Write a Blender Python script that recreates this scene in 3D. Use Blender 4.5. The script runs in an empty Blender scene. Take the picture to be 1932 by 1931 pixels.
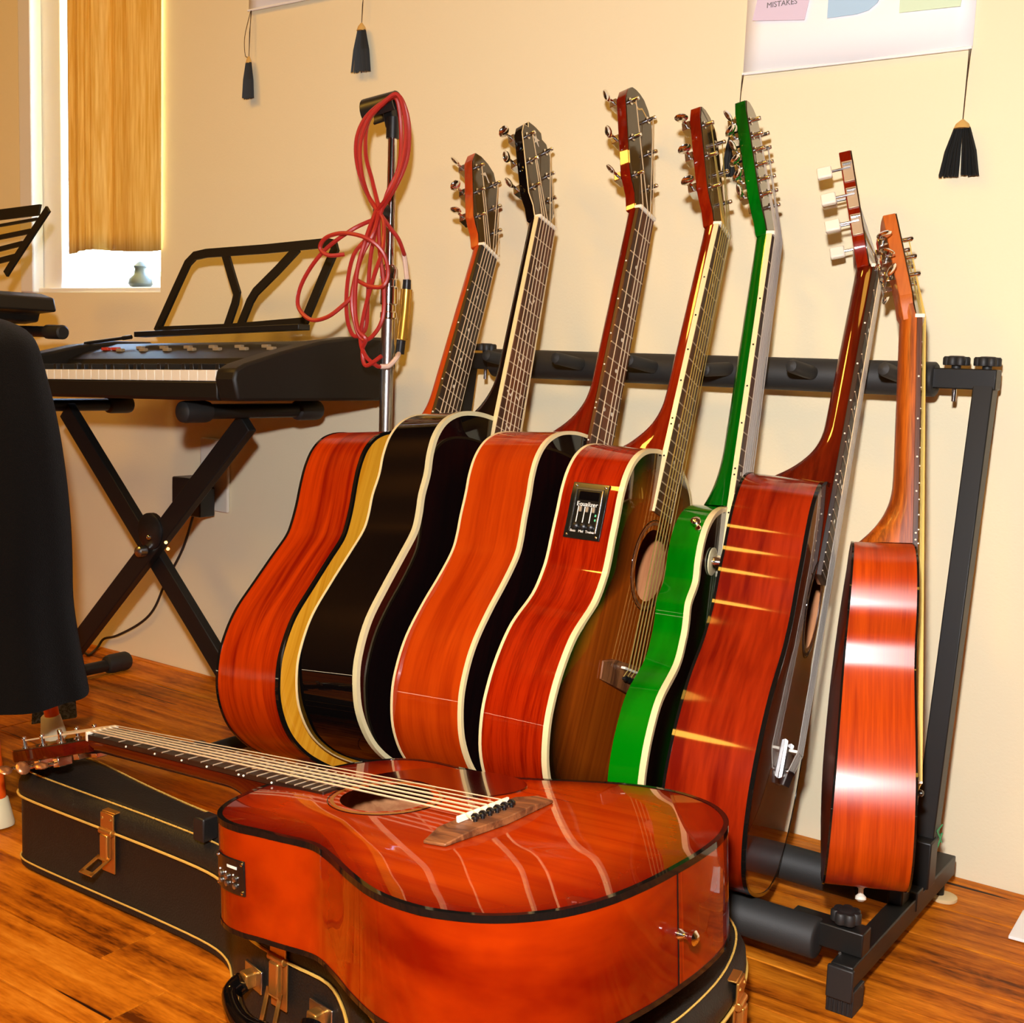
import bpy, math, random
import numpy as np
from mathutils import Matrix, Vector

random.seed(7)
col = bpy.context.scene.collection
scene = bpy.context.scene
A = np.array

# ------------------------------------------------------------------ camera
F, IW, IH = 2268.0, 1932.0, 1931.0
YAW, PITCH, ROLL = [math.radians(a) for a in (35.30, 7.05, 2.15)]
CAM = A([0, 0, 0.68])


def cam_axes():
    cy, sy, cp, sp = math.cos(YAW), math.sin(YAW), math.cos(PITCH), math.sin(PITCH)
    fwd = A([-sy * cp, cy * cp, -sp]); right = A([cy, sy, 0.0]); up = np.cross(right, fwd)
    cr, sr = math.cos(ROLL), math.sin(ROLL)
    return cr * right + sr * up, -sr * right + cr * up, fwd


RIGHT, UP, FWD = cam_axes()
cd = bpy.data.cameras.new('camera'); cam = bpy.data.objects.new('camera', cd); col.objects.link(cam)
cd.sensor_fit = 'HORIZONTAL'; cd.sensor_width = 36.0; cd.lens = F / IW * 36.0; cd.clip_start = 0.02
cam.matrix_world = Matrix([[*a, b] for a, b in zip(np.stack([RIGHT, UP, -FWD], 1), CAM)] + [[0, 0, 0, 1]])
scene.camera = cam


def ray(px, py):
    return RIGHT * ((px - IW / 2) / F) - UP * ((py - IH / 2) / F) + FWD


def at(px, py, Y):
    d = ray(px, py); return CAM + d * ((Y - CAM[1]) / d[1])


def atz(px, py, z=0.0):
    d = ray(px, py); return CAM + d * ((z - CAM[2]) / d[2])


def atx(px, py, X):
    d = ray(px, py); return CAM + d * ((X - CAM[0]) / d[0])


# ------------------------------------------------------------------ world, lights, exposure
w = bpy.data.worlds.new('sky'); scene.world = w; w.use_nodes = True
nt = w.node_tree; nt.nodes.clear()
o = nt.nodes.new('ShaderNodeOutputWorld'); b = nt.nodes.new('ShaderNodeBackground'); s = nt.nodes.new('ShaderNodeTexSky')
s.sky_type = 'NISHITA'; s.sun_elevation = math.radians(38); s.sun_rotation = math.radians(200); s.sun_disc = False
b.inputs['Strength'].default_value = 7.0
nt.links.new(s.outputs[0], b.inputs[0]); nt.links.new(b.outputs[0], o.inputs[0])

WALL_Y = 1.66
# photographer's flash head, mounted above the lens
fl = bpy.data.lights.new('camera_flash', 'SPOT'); fo = bpy.data.objects.new('camera_flash', fl); col.objects.link(fo)
fl.energy = 121; fl.color = (1.0, 0.98, 0.99); fl.shadow_soft_size = 0.026
fl.spot_size = math.radians(108); fl.spot_blend = 0.85
fpos = CAM + UP * 0.19 - RIGHT * 0.035 - FWD * 0.02
fo.location = Vector(fpos)
ftgt = Vector(at(1230, 900, WALL_Y))
fo.rotation_euler = (ftgt - Vector(fpos)).to_track_quat('-Z', 'Y').to_euler()

# unseen warm ceiling lamps, more added and spread out for an even warm fill
for lx, ly, le in ((-2.8, -0.4, 36.0), (-2.0, -1.6, 34.0), (-1.0, -0.2, 8.0), (-0.6, -2.4, 22.0), (1.2, -2.0, 10.0)):
    la = bpy.data.lights.new('ceiling_fill_light', 'AREA'); lo = bpy.data.objects.new('ceiling_fill_light', la); col.objects.link(lo)
    la.shape = 'DISK'; la.size = 0.55; la.energy = le; la.color = (1.0, 0.52, 0.07); lo.location = (lx, ly, 2.95)

vs = scene.view_settings
vs.view_transform = 'Standard'; vs.look = 'None'; vs.exposure = 0.0; vs.gamma = 1.0; vs.use_curve_mapping = False


# ------------------------------------------------------------------ material helpers
def lin(c):
    return tuple(((x / 255) / 12.92 if x / 255 <= 0.04045 else ((x / 255 + 0.055) / 1.055) ** 2.4) for x in c) + (1.0,)


def mat(name, base, rough=0.5, metal=0.0, coat=0.0, spec=0.5, bump=None, sheen=0.0, coat_rough=0.04):
    """bump = (scale, strength, distance)"""
    m = bpy.data.materials.new(name); m.use_nodes = True
    n = m.node_tree.nodes; p = n['Principled BSDF']
    p.inputs['Base Color'].default_value = base if len(base) == 4 else tuple(base) + (1,)
    p.inputs['Roughness'].default_value = rough; p.inputs['Metallic'].default_value = metal
    p.inputs['Coat Weight'].default_value = coat; p.inputs['Coat Roughness'].default_value = coat_rough
    p.inputs['Specular IOR Level'].default_value = spec; p.inputs['Sheen Weight'].default_value = sheen
    if bump:
        tc = n.new('ShaderNodeTexCoord'); tx = n.new('ShaderNodeTexNoise'); bp = n.new('ShaderNodeBump')
        tx.inputs['Scale'].default_value = bump[0]; tx.inputs['Detail'].default_value = 4
        bp.inputs['Strength'].default_value = bump[1]; bp.inputs['Distance'].default_value = bump[2]
        L = m.node_tree.links
        L.new(tc.outputs['Object'], tx.inputs['Vector']); L.new(tx.outputs['Fac'], bp.inputs['Height']); L.new(bp.outputs[0], p.inputs['Normal'])
    return m


def ramp(n, stops):
    r = n.new('ShaderNodeValToRGB'); e = r.color_ramp.elements
    while len(e) < len(stops): e.new(0.5)
    for el, (pos, c) in zip(e, stops): el.position = pos; el.color = c
    return r


def wood(name, dark, light, scale=(3, 60, 60), rough=0.35, coat=1.0, fine=0.25, coords='Object', burst=None, seed=0.0, distort=0.6, coat_rough=0.03, spec=0.5):
    """streaky wood grain; long axis of the grain has the small scale. burst = colour of a finish that darkens towards the rim"""
    m = bpy.data.materials.new(name); m.use_nodes = True
    n = m.node_tree.nodes; L = m.node_tree.links; p = n['Principled BSDF']
    tc = n.new('ShaderNodeTexCoord'); mp = n.new('ShaderNodeMapping')
    mp.inputs['Scale'].default_value = scale; mp.inputs['Location'].default_value = (seed, seed * 1.7, seed * 0.6)
    if coords == 'UV':
        uv = n.new('ShaderNodeUVMap'); uv.uv_map = 'grain'; L.new(uv.outputs[0], mp.inputs[0])
    else:
        L.new(tc.outputs['Object'], mp.inputs[0])
    t1 = n.new('ShaderNodeTexNoise'); t1.inputs['Scale'].default_value = 1; t1.inputs['Detail'].default_value = 5; t1.inputs['Distortion'].default_value = distort
    t2 = n.new('ShaderNodeTexNoise'); t2.inputs['Scale'].default_value = 7; t2.inputs['Detail'].default_value = 3
    L.new(mp.outputs[0], t1.inputs['Vector']); L.new(mp.outputs[0], t2.inputs['Vector'])
    mx = n.new('ShaderNodeMath'); mx.operation = 'MULTIPLY_ADD'; mx.inputs[1].default_value = fine
    L.new(t2.outputs['Fac'], mx.inputs[0]); L.new(t1.outputs['Fac'], mx.inputs[2])
    r = ramp(n, [(0.36 + fine * 0.5, dark), (0.64 + fine * 0.5, light)])
    L.new(mx.outputs[0], r.inputs[0]); out = r.outputs[0]
    if burst:
        uv2 = n.new('ShaderNodeUVMap'); uv2.uv_map = 'rim'; sp = n.new('ShaderNodeSeparateXYZ'); L.new(uv2.outputs[0], sp.inputs[0])
        rr = ramp(n, burst[1]); L.new(sp.outputs[0], rr.inputs[0])
        mm = n.new('ShaderNodeMix'); mm.data_type = 'RGBA'; mm.blend_type = 'MIX'
        L.new(rr.outputs[0], mm.inputs['Factor']); L.new(out, mm.inputs[6]); mm.inputs[7].default_value = burst[0]; out = mm.outputs[2]
    L.new(out, p.inputs['Base Color'])
    p.inputs['Roughness'].default_value = rough; p.inputs['Coat Weight'].default_value = coat; p.inputs['Coat Roughness'].default_value = coat_rough
    p.inputs['Specular IOR Level'].default_value = 0.02 if coat >= .5 else spec
    return m


def floor_wood():
    m = bpy.data.materials.new('floorboard_wood'); m.use_nodes = True
    n = m.node_tree.nodes; L = m.node_tree.links; p = n['Principled BSDF']
    tc = n.new('ShaderNodeTexCoord'); oi = n.new('ShaderNodeObjectInfo')
    off = n.new('ShaderNodeVectorMath'); off.operation = 'MULTIPLY_ADD'
    cb = n.new('ShaderNodeCombineXYZ')
    for i in range(3): L.new(oi.outputs['Random'], cb.inputs[i])
    off.inputs[1].default_value = (37, 21, 11); L.new(cb.outputs[0], off.inputs[0]); L.new(tc.outputs['Object'], off.inputs[2])

    def noise(sc, det, dist=0.0):
        mp = n.new('ShaderNodeMapping'); mp.inputs['Scale'].default_value = sc; L.new(off.outputs[0], mp.inputs[0])
        t = n.new('ShaderNodeTexNoise'); t.inputs['Scale'].default_value = 1; t.inputs['Detail'].default_value = det; t.inputs['Distortion'].default_value = dist
        L.new(mp.outputs[0], t.inputs['Vector']); return t.outputs['Fac']
    a = noise((3.0, 46, 30), 7, 0.7); bb = noise((10, 16, 16), 6, 1.0); c = noise((2.0, 52, 20), 4, 0.5); d = noise((60, 300, 90), 4)
    s1 = n.new('ShaderNodeMath'); s1.operation = 'MULTIPLY_ADD'; s1.inputs[1].default_value = 0.45; L.new(bb, s1.inputs[0]); L.new(a, s1.inputs[2])
    s2 = n.new('ShaderNodeMath'); s2.operation = 'MULTIPLY_ADD'; s2.inputs[1].default_value = 0.40; L.new(d, s2.inputs[0]); L.new(s1.outputs[0], s2.inputs[2])
    s3 = n.new('ShaderNodeMath'); s3.operation = 'MULTIPLY_ADD'; s3.inputs[1].default_value = 0.16; L.new(oi.outputs['Random'], s3.inputs[0]); L.new(s2.outputs[0], s3.inputs[2])
    r = ramp(n, [(0.70, lin((78, 34, 10))), (0.86, lin((140, 72, 22))), (1.0, lin((176, 100, 34))), (1.16, lin((205, 128, 52)))])
    mr = n.new('ShaderNodeMapRange'); mr.inputs['From Min'].default_value = 0.66; mr.inputs['From Max'].default_value = 1.36
    L.new(s3.outputs[0], mr.inputs[0])
    r2 = ramp(n, [(0.08, lin((92, 40, 4))), (0.30, lin((164, 84, 9))), (0.58, lin((206, 116, 18))), (0.9, lin((232, 146, 40)))])
    L.new(mr.outputs[0], r2.inputs[0])
    n.remove(r)
    cr = ramp(n, [(0.27, (1, 1, 1, 1)), (0.295, (0, 0, 0, 1))]); L.new(c, cr.inputs[0])
    mm = n.new('ShaderNodeMix'); mm.data_type = 'RGBA'; L.new(cr.outputs[0], mm.inputs['Factor']); L.new(r2.outputs[0], mm.inputs[6]); mm.inputs[7].default_value = lin((45, 18, 6))
    L.new(mm.outputs[2], p.inputs['Base Color'])
    p.inputs['Roughness'].default_value = 0.5; p.inputs['Specular IOR Level'].default_value = 0.12
    bp = n.new('ShaderNodeBump'); bp.inputs['Strength'].default_value = 0.25; bp.inputs['Distance'].default_value = 0.0015
    L.new(s2.outputs[0], bp.inputs['Height']); L.new(bp.outputs[0], p.inputs['Normal'])
    return m


def glass_mat(name):
    m = bpy.data.materials.new(name); m.use_nodes = True
    n = m.node_tree.nodes; L = m.node_tree.links; n.remove(n['Principled BSDF'])
    t = n.new('ShaderNodeBsdfTransparent'); g = n.new('ShaderNodeBsdfGlossy'); g.inputs['Roughness'].default_value = 0.02
    x = n.new('ShaderNodeMixShader'); x.inputs[0].default_value = 0.05
    L.new(t.outputs[0], x.inputs[1]); L.new(g.outputs[0], x.inputs[2]); L.new(x.outputs[0], n['Material Output'].inputs[0])
    return m


def curtain_mat():
    m = bpy.data.materials.new('golden_curtain_cloth'); m.use_nodes = True
    n = m.node_tree.nodes; L = m.node_tree.links; p = n['Principled BSDF']
    tc = n.new('ShaderNodeTexCoord'); mp = n.new('ShaderNodeMapping'); mp.inputs['Scale'].default_value = (160, 160, 9)
    t = n.new('ShaderNodeTexNoise'); t.inputs['Scale'].default_value = 1; t.inputs['Detail'].default_value = 4
    L.new(tc.outputs['Object'], mp.inputs[0]); L.new(mp.outputs[0], t.inputs['Vector'])
    r = ramp(n, [(0.35, lin((234, 186, 84))), (0.68, lin((255, 222, 136)))]); L.new(t.outputs['Fac'], r.inputs[0])
    L.new(r.outputs[0], p.inputs['Base Color']); p.inputs['Roughness'].default_value = 0.8; p.inputs['Specular IOR Level'].default_value = 0.2
    tr = n.new('ShaderNodeBsdfTranslucent'); L.new(r.outputs[0], tr.inputs[0]); x = n.new('ShaderNodeMixShader'); x.inputs[0].default_value = 0.06
    L.new(p.outputs[0], x.inputs[1]); L.new(tr.outputs[0], x.inputs[2]); L.new(x.outputs[0], n['Material Output'].inputs[0])
    return m


M = {}
M['wall'] = mat('cream_wall_paint', lin((241, 229, 193)), 0.7, bump=(260, 0.22, 0.0012), spec=0.3)
M['unseen_wall'] = mat('low_bounce_dark_wall', lin((112, 84, 58)), 0.8, spec=0.2)  # unseen walls kept dark so little light bounces back into the gloss
M['white_paint'] = mat('white_gloss_paint', lin((240, 240, 240)), 0.35)
M['ceiling'] = mat('ceiling_paint', lin((215, 200, 175)), 0.8)
M['floor'] = floor_wood()
M['subfloor'] = mat('dark_gap', lin((30, 14, 6)), 0.9)
M['glass'] = glass_mat('window_glass')
M['curtain'] = curtain_mat()
M['black_metal'] = mat('black_powder_coat', (0.009, 0.0085, 0.0075), 0.42, spec=0.4)
M['foam'] = mat('black_foam', (0.020, 0.019, 0.017), 0.62, bump=(900, 0.3, 0.0006))
M['rubber'] = mat('black_rubber', (0.014, 0.013, 0.012), 0.55)
M['black_plastic'] = mat('black_plastic', (0.010, 0.009, 0.008), 0.38)
M['dark_plastic'] = mat('dark_brown_black_plastic', (0.010, 0.0075, 0.005), 0.5, spec=0.35)
M['chrome'] = mat('chrome', (0.82, 0.80, 0.78), 0.12, metal=1.0)
M['steel'] = mat('brushed_steel', (0.55, 0.53, 0.50), 0.28, metal=1.0)
M['nickel'] = mat('nickel_fret', (0.62, 0.50, 0.36), 0.35, metal=0.5)
M['bronze'] = mat('bronze_string', (0.86, 0.68, 0.42), 0.4, metal=0.35)
M['gold_string'] = mat('yellow_string', (0.80, 0.58, 0.16), 0.35, metal=0.7)
M['steel_string'] = mat('steel_string', (0.66, 0.60, 0.52), 0.35, metal=0.5)
M['brass'] = mat('aged_brass', (0.62, 0.30, 0.06), 0.32, metal=0.85, bump=(120, 0.2, 0.001))
M['cream'] = mat('cream_binding', lin((240, 216, 160)), 0.35, coat=0.6)
M['cream2'] = mat('pale_green_cream_binding', lin((214, 206, 160)), 0.3, coat=0.8)
M['black_binding'] = mat('black_binding', (0.006, 0.005, 0.004), 0.3, coat=0.8, spec=0.0)
M['bone'] = mat('bone_white', lin((246, 236, 214)), 0.4)
M['pearl'] = mat('pearl_inlay', lin((226, 210, 186)), 0.25, coat=0.5)
M['black_gloss'] = mat('black_lacquer', (0.0025, 0.002, 0.002), 0.3, coat=1.0, coat_rough=0.02, spec=0.0)
M['ebony'] = wood('dark_rosewood', lin((28, 15, 8)), lin((56, 30, 15)), (6, 90, 90), 0.42, 0.0)
M['rosewood'] = wood('rosewood', lin((58, 28, 12)), lin((104, 54, 24)), (6, 90, 90), 0.45, 0.0)
M['bridge_wood'] = wood('bridge_rosewood', lin((88, 46, 22)), lin((150, 92, 50)), (9, 120, 90), 0.5, 0.0)
M['pin_black'] = mat('black_pin', (0.006, 0.006, 0.006), 0.2, coat=0.5)
M['inner_wood'] = wood('raw_inner_wood', lin((178, 108, 62)), lin((206, 140, 88)), (5, 60, 60), 0.7, 0.0)
M['head_veneer'] = wood('headstock_veneer', lin((40, 28, 16)), lin((66, 48, 28)), (8, 150, 80), 0.25, 0.8)
M['amp_plastic'] = mat('preamp_plastic', (0.006, 0.006, 0.005), 0.22, coat=0.4)
M['amp_edge'] = mat('preamp_bezel', (0.03, 0.028, 0.022), 0.25)
M['print_white'] = mat('white_print', lin((235, 232, 220)), 0.6)
M['print_green'] = mat('green_print', lin((90, 200, 140)), 0.6)
M['leather'] = mat('black_leathercloth', (0.012, 0.009, 0.006), 0.5, bump=(420, 0.6, 0.0012), spec=0.45)
M['stitch'] = mat('yellow_thread', lin((216, 172, 78)), 0.6)
M['red_cable'] = mat('red_cable_jacket', lin((176, 42, 34)), 0.38)
M['gold_plug'] = mat('gold_anodised', (0.70, 0.38, 0.05), 0.28, metal=0.8)
M['tape'] = mat('pale_tape', lin((232, 200, 178)), 0.5)
M['paper'] = mat('poster_paper', lin((252, 251, 250)), 0.6)
M['lilac'] = mat('lilac_print', lin((222, 206, 226)), 0.7)
M['sky_blue'] = mat('pale_blue_print', lin((176, 210, 236)), 0.7)
M['mint'] = mat('pale_green_print', lin((214, 236, 204)), 0.7)
M['grey_print'] = mat('grey_print', lin((120, 116, 122)), 0.7)
M['tassel'] = mat('black_thread', (0.006, 0.0065, 0.0055), 0.6)
M['cord_brown'] = mat('thin_brown_cord', lin((60, 42, 26)), 0.8)
M['gold_thread'] = mat('gold_thread', lin((214, 172, 96)), 0.6)
M['key_white'] = mat('piano_key_white', lin((236, 228, 208)), 0.35)
M['key_black'] = mat('piano_key_black', (0.01, 0.01, 0.01), 0.3)
M['button_grey'] = mat('grey_button', lin((150, 130, 100)), 0.5)
M['button_red'] = mat('red_button', lin((200, 60, 40)), 0.5)
M['coat'] = mat('black_wool', (0.0045, 0.0036, 0.003), 0.95, bump=(700, 0.7, 0.002), sheen=0.06, spec=0.1)
M['lining'] = wood('grey_printed_lining', (0.006, 0.006, 0.006, 1), lin((92, 90, 92)), (60, 60, 60), 0.8, 0.0, distort=3.0)
M['orange'] = mat('orange_enamel', lin((236, 88, 14)), 0.35, coat=0.3)
M['foot_white'] = mat('white_plastic_foot', lin((226, 220, 180)), 0.5)
M['socket_white'] = mat('white_socket_plastic', lin((226, 218, 200)), 0.4)
M['cord_black'] = mat('black_cord', (0.015, 0.012, 0.009), 0.5)
M['leaf'] = mat('pale_green_leaf', lin((150, 190, 140)), 0.6)
M['ornament'] = mat('grey_ornament', lin((70, 76, 72)), 0.5)
M['green_thread'] = mat('green_thread', lin((70, 150, 90)), 0.7)
M['felt'] = mat('cream_felt', lin((222, 196, 146)), 0.9)
M['lamp_glow'] = None


# ------------------------------------------------------------------ mesh helpers
class MB:
    def __init__(self):
        self.v, self.f = [], []

    def add(self, vs, fs):
        k = len(self.v); self.v += [tuple(map(float, p)) for p in vs]; self.f += [tuple(k + i for i in f) for f in fs]; return self

    def box(self, c, size, R=None):
        c = A(c, float); h = A(size, float) / 2; R = np.eye(3) if R is None else R
        p = [c + R @ (h * A(s)) for s in ((-1, -1, -1), (1, -1, -1), (1, 1, -1), (-1, 1, -1), (-1, -1, 1), (1, -1, 1), (1, 1, 1), (-1, 1, 1))]
        return self.add(p, [(0, 3, 2, 1), (4, 5, 6, 7), (0, 1, 5, 4), (1, 2, 6, 5), (2, 3, 7, 6), (3, 0, 4, 7)])

    def bar(self, p0, p1, a, b, side=None):
        """rectangular bar from p0 to p1, a wide along side, b along the third axis"""
        p0, p1 = A(p0, float), A(p1, float); d = p1 - p0; L = np.linalg.norm(d); d /= L
        s = A(side if side is not None else (0, 0, 1), float); s = s - d * (s @ d); s /= np.linalg.norm(s); t = np.cross(d, s)
        return self.box((p0 + p1) / 2, (L, a, b), np.stack([d, s, t], 1))

    def tube(self, pts, r, n=8, closed=False, caps=True):
        P = [A(p, float) for p in pts]; m = len(P); rs = r if hasattr(r, '__len__') else [r] * m
        T = []
        for i in range(m):
            a = P[(i - 1) % m] if (closed or i > 0) else P[i]; c = P[(i + 1) % m] if (closed or i < m - 1) else P[i]
            d = c - a; T.append(d / (np.linalg.norm(d) + 1e-12))
        ref = A([0, 0, 1.0]) if abs(T[0][2]) < 0.9 else A([1.0, 0, 0])
        nrm = ref - T[0] * (ref @ T[0]); nrm /= np.linalg.norm(nrm)
        vs = []
        for i in range(m):
            nrm = nrm - T[i] * (nrm @ T[i]); nrm /= np.linalg.norm(nrm); bn = np.cross(T[i], nrm)
            for k in range(n):
                a = 2 * math.pi * k / n; vs.append(P[i] + rs[i] * (math.cos(a) * nrm + math.sin(a) * bn))
        fs = []
        for i in range(m if closed else m - 1):
            for k in range(n):
                j = (i + 1) % m; k2 = (k + 1) % n
                fs.append((i * n + k, i * n + k2, j * n + k2, j * n + k))
        if caps and not closed:
            fs.append(tuple(range(n - 1, -1, -1))); fs.append(tuple((m - 1) * n + k for k in range(n)))
        return self.add(vs, fs)

    def cyl(self, p0, p1, r0, r1=None, n=16):
        return self.tube([p0, p1], [r0, r0 if r1 is None else r1], n)

    def lathe(self, c, axis, prof, n=20):
        """prof: list of (radius, height along axis)"""
        c = A(c, float); ax = A(axis, float); ax /= np.linalg.norm(ax)
        ref = A([0, 0, 1.0]) if abs(ax[2]) < 0.9 else A([1.0, 0, 0]); x = ref - ax * (ref @ ax); x /= np.linalg.norm(x); y = np.cross(ax, x)
        vs = [c + ax * h + r * (math.cos(2 * math.pi * k / n) * x + math.sin(2 * math.pi * k / n) * y) for r, h in prof for k in range(n)]
        fs = [(i * n + k, i * n + (k + 1) % n, (i + 1) * n + (k + 1) % n, (i + 1) * n + k) for i in range(len(prof) - 1) for k in range(n)]
        fs.append(tuple(range(n - 1, -1, -1))); fs.append(tuple((len(prof) - 1) * n + k for k in range(n)))
        return self.add(vs, fs)

    def ball(self, c, r, n=10, sc=(1, 1, 1), R=None):
        R = np.eye(3) if R is None else R; m = n // 2 + 1; vs = []
        for i in range(m):
            t = math.pi * i / (m - 1)
            for k in range(n):
                p = 2 * math.pi * k / n
                vs.append(A(c, float) + R @ (r * A([math.sin(t) * math.cos(p) * sc[0], math.sin(t) * math.sin(p) * sc[1], math.cos(t) * sc[2]])))
        return self.add(vs, [(i * n + k, (i + 1) * n + k, (i + 1) * n + (k + 1) % n, i * n + (k + 1) % n) for i in range(m - 1) for k in range(n)])

    def prism(self, poly, fn, a, b):
        """poly in 2-D; fn(x, y, h) -> 3-D; extruded from h=a to h=b"""
        n = len(poly)
        vs = [fn(x, y, a) for x, y in poly] + [fn(x, y, b) for x, y in poly]
        return self.add(vs, [tuple(range(n - 1, -1, -1)), tuple(range(n, 2 * n))] + [(i, (i + 1) % n, n + (i + 1) % n, n + i) for i in range(n)])

    def strip(self, line, wd, fn, a, b):
        """a flat bent bar of width wd following a 2-D polyline"""
        P = [A(p, float) for p in line]; L_, R_ = [], []
        for i, p in enumerate(P):
            d = P[min(i + 1, len(P) - 1)] - P[max(i - 1, 0)]; d /= np.linalg.norm(d); q = A([-d[1], d[0]]) * wd / 2
            L_.append(p + q); R_.append(p - q)
        for i in range(len(P) - 1):
            self.prism([R_[i], R_[i + 1], L_[i + 1], L_[i]], fn, a, b)
        return self

    def build(self, name, material, parent=None, smooth=40, bevel=None):
        me = bpy.data.meshes.new(name); me.from_pydata(self.v, [], self.f); me.validate(); me.update()
        ob = bpy.data.objects.new(name, me); col.objects.link(ob)
        if material: me.materials.append(material)
        if parent is not None: ob.parent = parent
        finish(ob, smooth, bevel)
        return ob


def finish(ob, smooth=40, bevel=None):
    me = ob.data
    import bmesh
    bm = bmesh.new(); bm.from_mesh(me); bmesh.ops.recalc_face_normals(bm, faces=bm.faces); bm.to_mesh(me); bm.free()
    if smooth:
        me.shade_smooth(); me.set_sharp_from_angle(angle=math.radians(smooth))
    if bevel:
        md = ob.modifiers.new('bevel', 'BEVEL'); md.width = bevel; md.segments = 2; md.limit_method = 'ANGLE'; md.angle_limit = math.radians(40)
        md.harden_normals = False


def empty(name, loc=(0, 0, 0), label=None, cat=None, group=None, mtx=None):
    e = bpy.data.objects.new(name, None); col.objects.link(e); e.empty_display_size = 0.05
    if mtx is not None: e.matrix_world = mtx
    else: e.location = loc
    return tag(e, label, cat, group)


def tag(o_, label=None, cat=None, group=None, kind=None):
    if label: o_['label'] = label
    if cat: o_['category'] = cat
    if group: o_['group'] = group
    if kind: o_['kind'] = kind
    return o_


def local(root):
    """world -> local for an unrotated root"""
    l = A(root.location)
    return lambda p: A(p, float) - l


def spline(pts, n=8, closed=False):
    P = [A(p, float) for p in pts]; m = len(P); out = []
    rng = m if closed else m - 1
    for i in range(rng):
        g = lambda k: P[k % m] if closed else P[min(max(k, 0), m - 1)]
        p0, p1, p2, p3 = g(i - 1), g(i), g(i + 1), g(i + 2)
        for t in np.arange(n) / n:
            out.append(.5 * ((2 * p1) + (-p0 + p2) * t + (2 * p0 - 5 * p1 + 4 * p2 - p3) * t * t + (-p0 + 3 * p1 - 3 * p2 + p3) * t ** 3))
    if not closed: out.append(P[-1])
    return out


# ------------------------------------------------------------------ room shell
WX0, WX1, WZ0, WZ1 = -2.60, -2.105, 0.80, 2.05      # window opening
RX0, RX1, RY0, RZ1 = -3.5, 5.0, -7.0, 3.2           # room extents
T = 0.16
m = MB()
for x0, x1, z0, z1 in ((RX0, WX0, -.08, RZ1), (WX1, RX1, -.08, RZ1), (WX0, WX1, -.08, WZ0), (WX0, WX1, WZ1, RZ1)):
    m.box(((x0 + x1) / 2, WALL_Y + T / 2, (z0 + z1) / 2), (x1 - x0, T, z1 - z0))
tag(m.build('wall_back', M['wall'], smooth=0), kind='structure')
tag(MB().box((RX0 - 0.05, (WALL_Y + RY0) / 2, RZ1 / 2), (0.1, WALL_Y - RY0, RZ1)).build('wall_left', M['unseen_wall'], smooth=0), kind='structure')
tag(MB().box((RX1 + 0.05, (WALL_Y + RY0) / 2, RZ1 / 2), (0.1, WALL_Y - RY0, RZ1)).build('wall_right', M['unseen_wall'], smooth=0), kind='structure')
tag(MB().box(((RX0 + RX1) / 2, RY0 - 0.05, RZ1 / 2), (RX1 - RX0, 0.1, RZ1)).build('wall_front', M['unseen_wall'], smooth=0), kind='structure')
tag(MB().box(((RX0 + RX1) / 2, (WALL_Y + RY0) / 2, RZ1 + 0.05), (RX1 - RX0, WALL_Y - RY0 + 0.3, 0.1)).build('ceiling', M['ceiling'], smooth=0), kind='structure')
floor = tag(MB().box(((RX0 + RX1) / 2, (WALL_Y + RY0) / 2, -0.035), (RX1 - RX0, WALL_Y - RY0, 0.05)).build('floor', M['subfloor'], smooth=0), kind='structure')
# floorboards, each a piece of the floor
PW = 0.095
row = 0
y1 = WALL_Y
edges = [WALL_Y, 1.64]
while edges[-1] > -0.55: edges.append(edges[-1] - PW)
plank_mesh = {}
for i in range(len(edges) - 1):
    ya, yb = edges[i + 1], edges[i]
    x = RX0 + random.uniform(0, 0.9) * (i % 3 != 0)
    xs = [RX0] + ([x] if x > RX0 + 0.05 else [])
    while xs[-1] < 0.6: xs.append(xs[-1] + random.choice((0.9, 1.15, 1.2)))
    for a_, b_ in zip(xs[:-1], xs[1:]):
        key = (round(b_ - a_, 3), round(yb - ya, 3)); c = ((a_ + b_) / 2, (ya + yb) / 2, -0.005 + random.uniform(-0.0004, 0.0004))
        if key not in plank_mesh:
            ob = MB().box((0, 0, 0), (b_ - a_ - 0.0012, yb - ya - 0.0024, 0.010)).build('floorboard', M['floor'], floor, smooth=0, bevel=0.0009)
            plank_mesh[key] = ob
        else:
            ob = plank_mesh[key].copy(); col.objects.link(ob)
        ob.location = c

# window: jambs, sill, glazing bar, pane
win = empty('window_1', (WX0, WALL_Y, WZ0)); tag(win, kind='structure'); lw = local(win)
yb = WALL_Y + 0.10
MB().box(lw((WX0 + 0.06, WALL_Y + 0.07, (WZ0 + WZ1) / 2)), (0.12, 0.10, WZ1 - WZ0)).box(lw((WX0 + 0.025, WALL_Y + 0.005, (WZ0 + WZ1) / 2)), (0.05, 0.03, WZ1 - WZ0)).build('window_jamb', M['white_paint'], win, bevel=0.004)
MB().box(lw((WX1 - 0.012, WALL_Y + 0.10, (WZ0 + WZ1) / 2)), (0.02, 0.05, WZ1 - WZ0)).build('window_jamb', M['white_paint'], win, bevel=0.003)
MB().box(lw(((WX0 + WX1) / 2, WALL_Y + 0.08, WZ0 + 0.006)), (WX1 - WX0, 0.15, 0.012)).build('window_sill', M['white_paint'], win, bevel=0.003)
MB().box(lw(((WX0 + WX1) / 2, yb, WZ0 + 0.285)), (WX1 - WX0 - 0.02, 0.025, 0.018)).build('glazing_bar', M['white_paint'], win, bevel=0.003)
MB().box(lw(((WX0 + WX1) / 2, yb, WZ0 + 0.03)), (WX1 - WX0 - 0.02, 0.03, 0.025)).build('window_rail', M['white_paint'], win, bevel=0.003)
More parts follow.
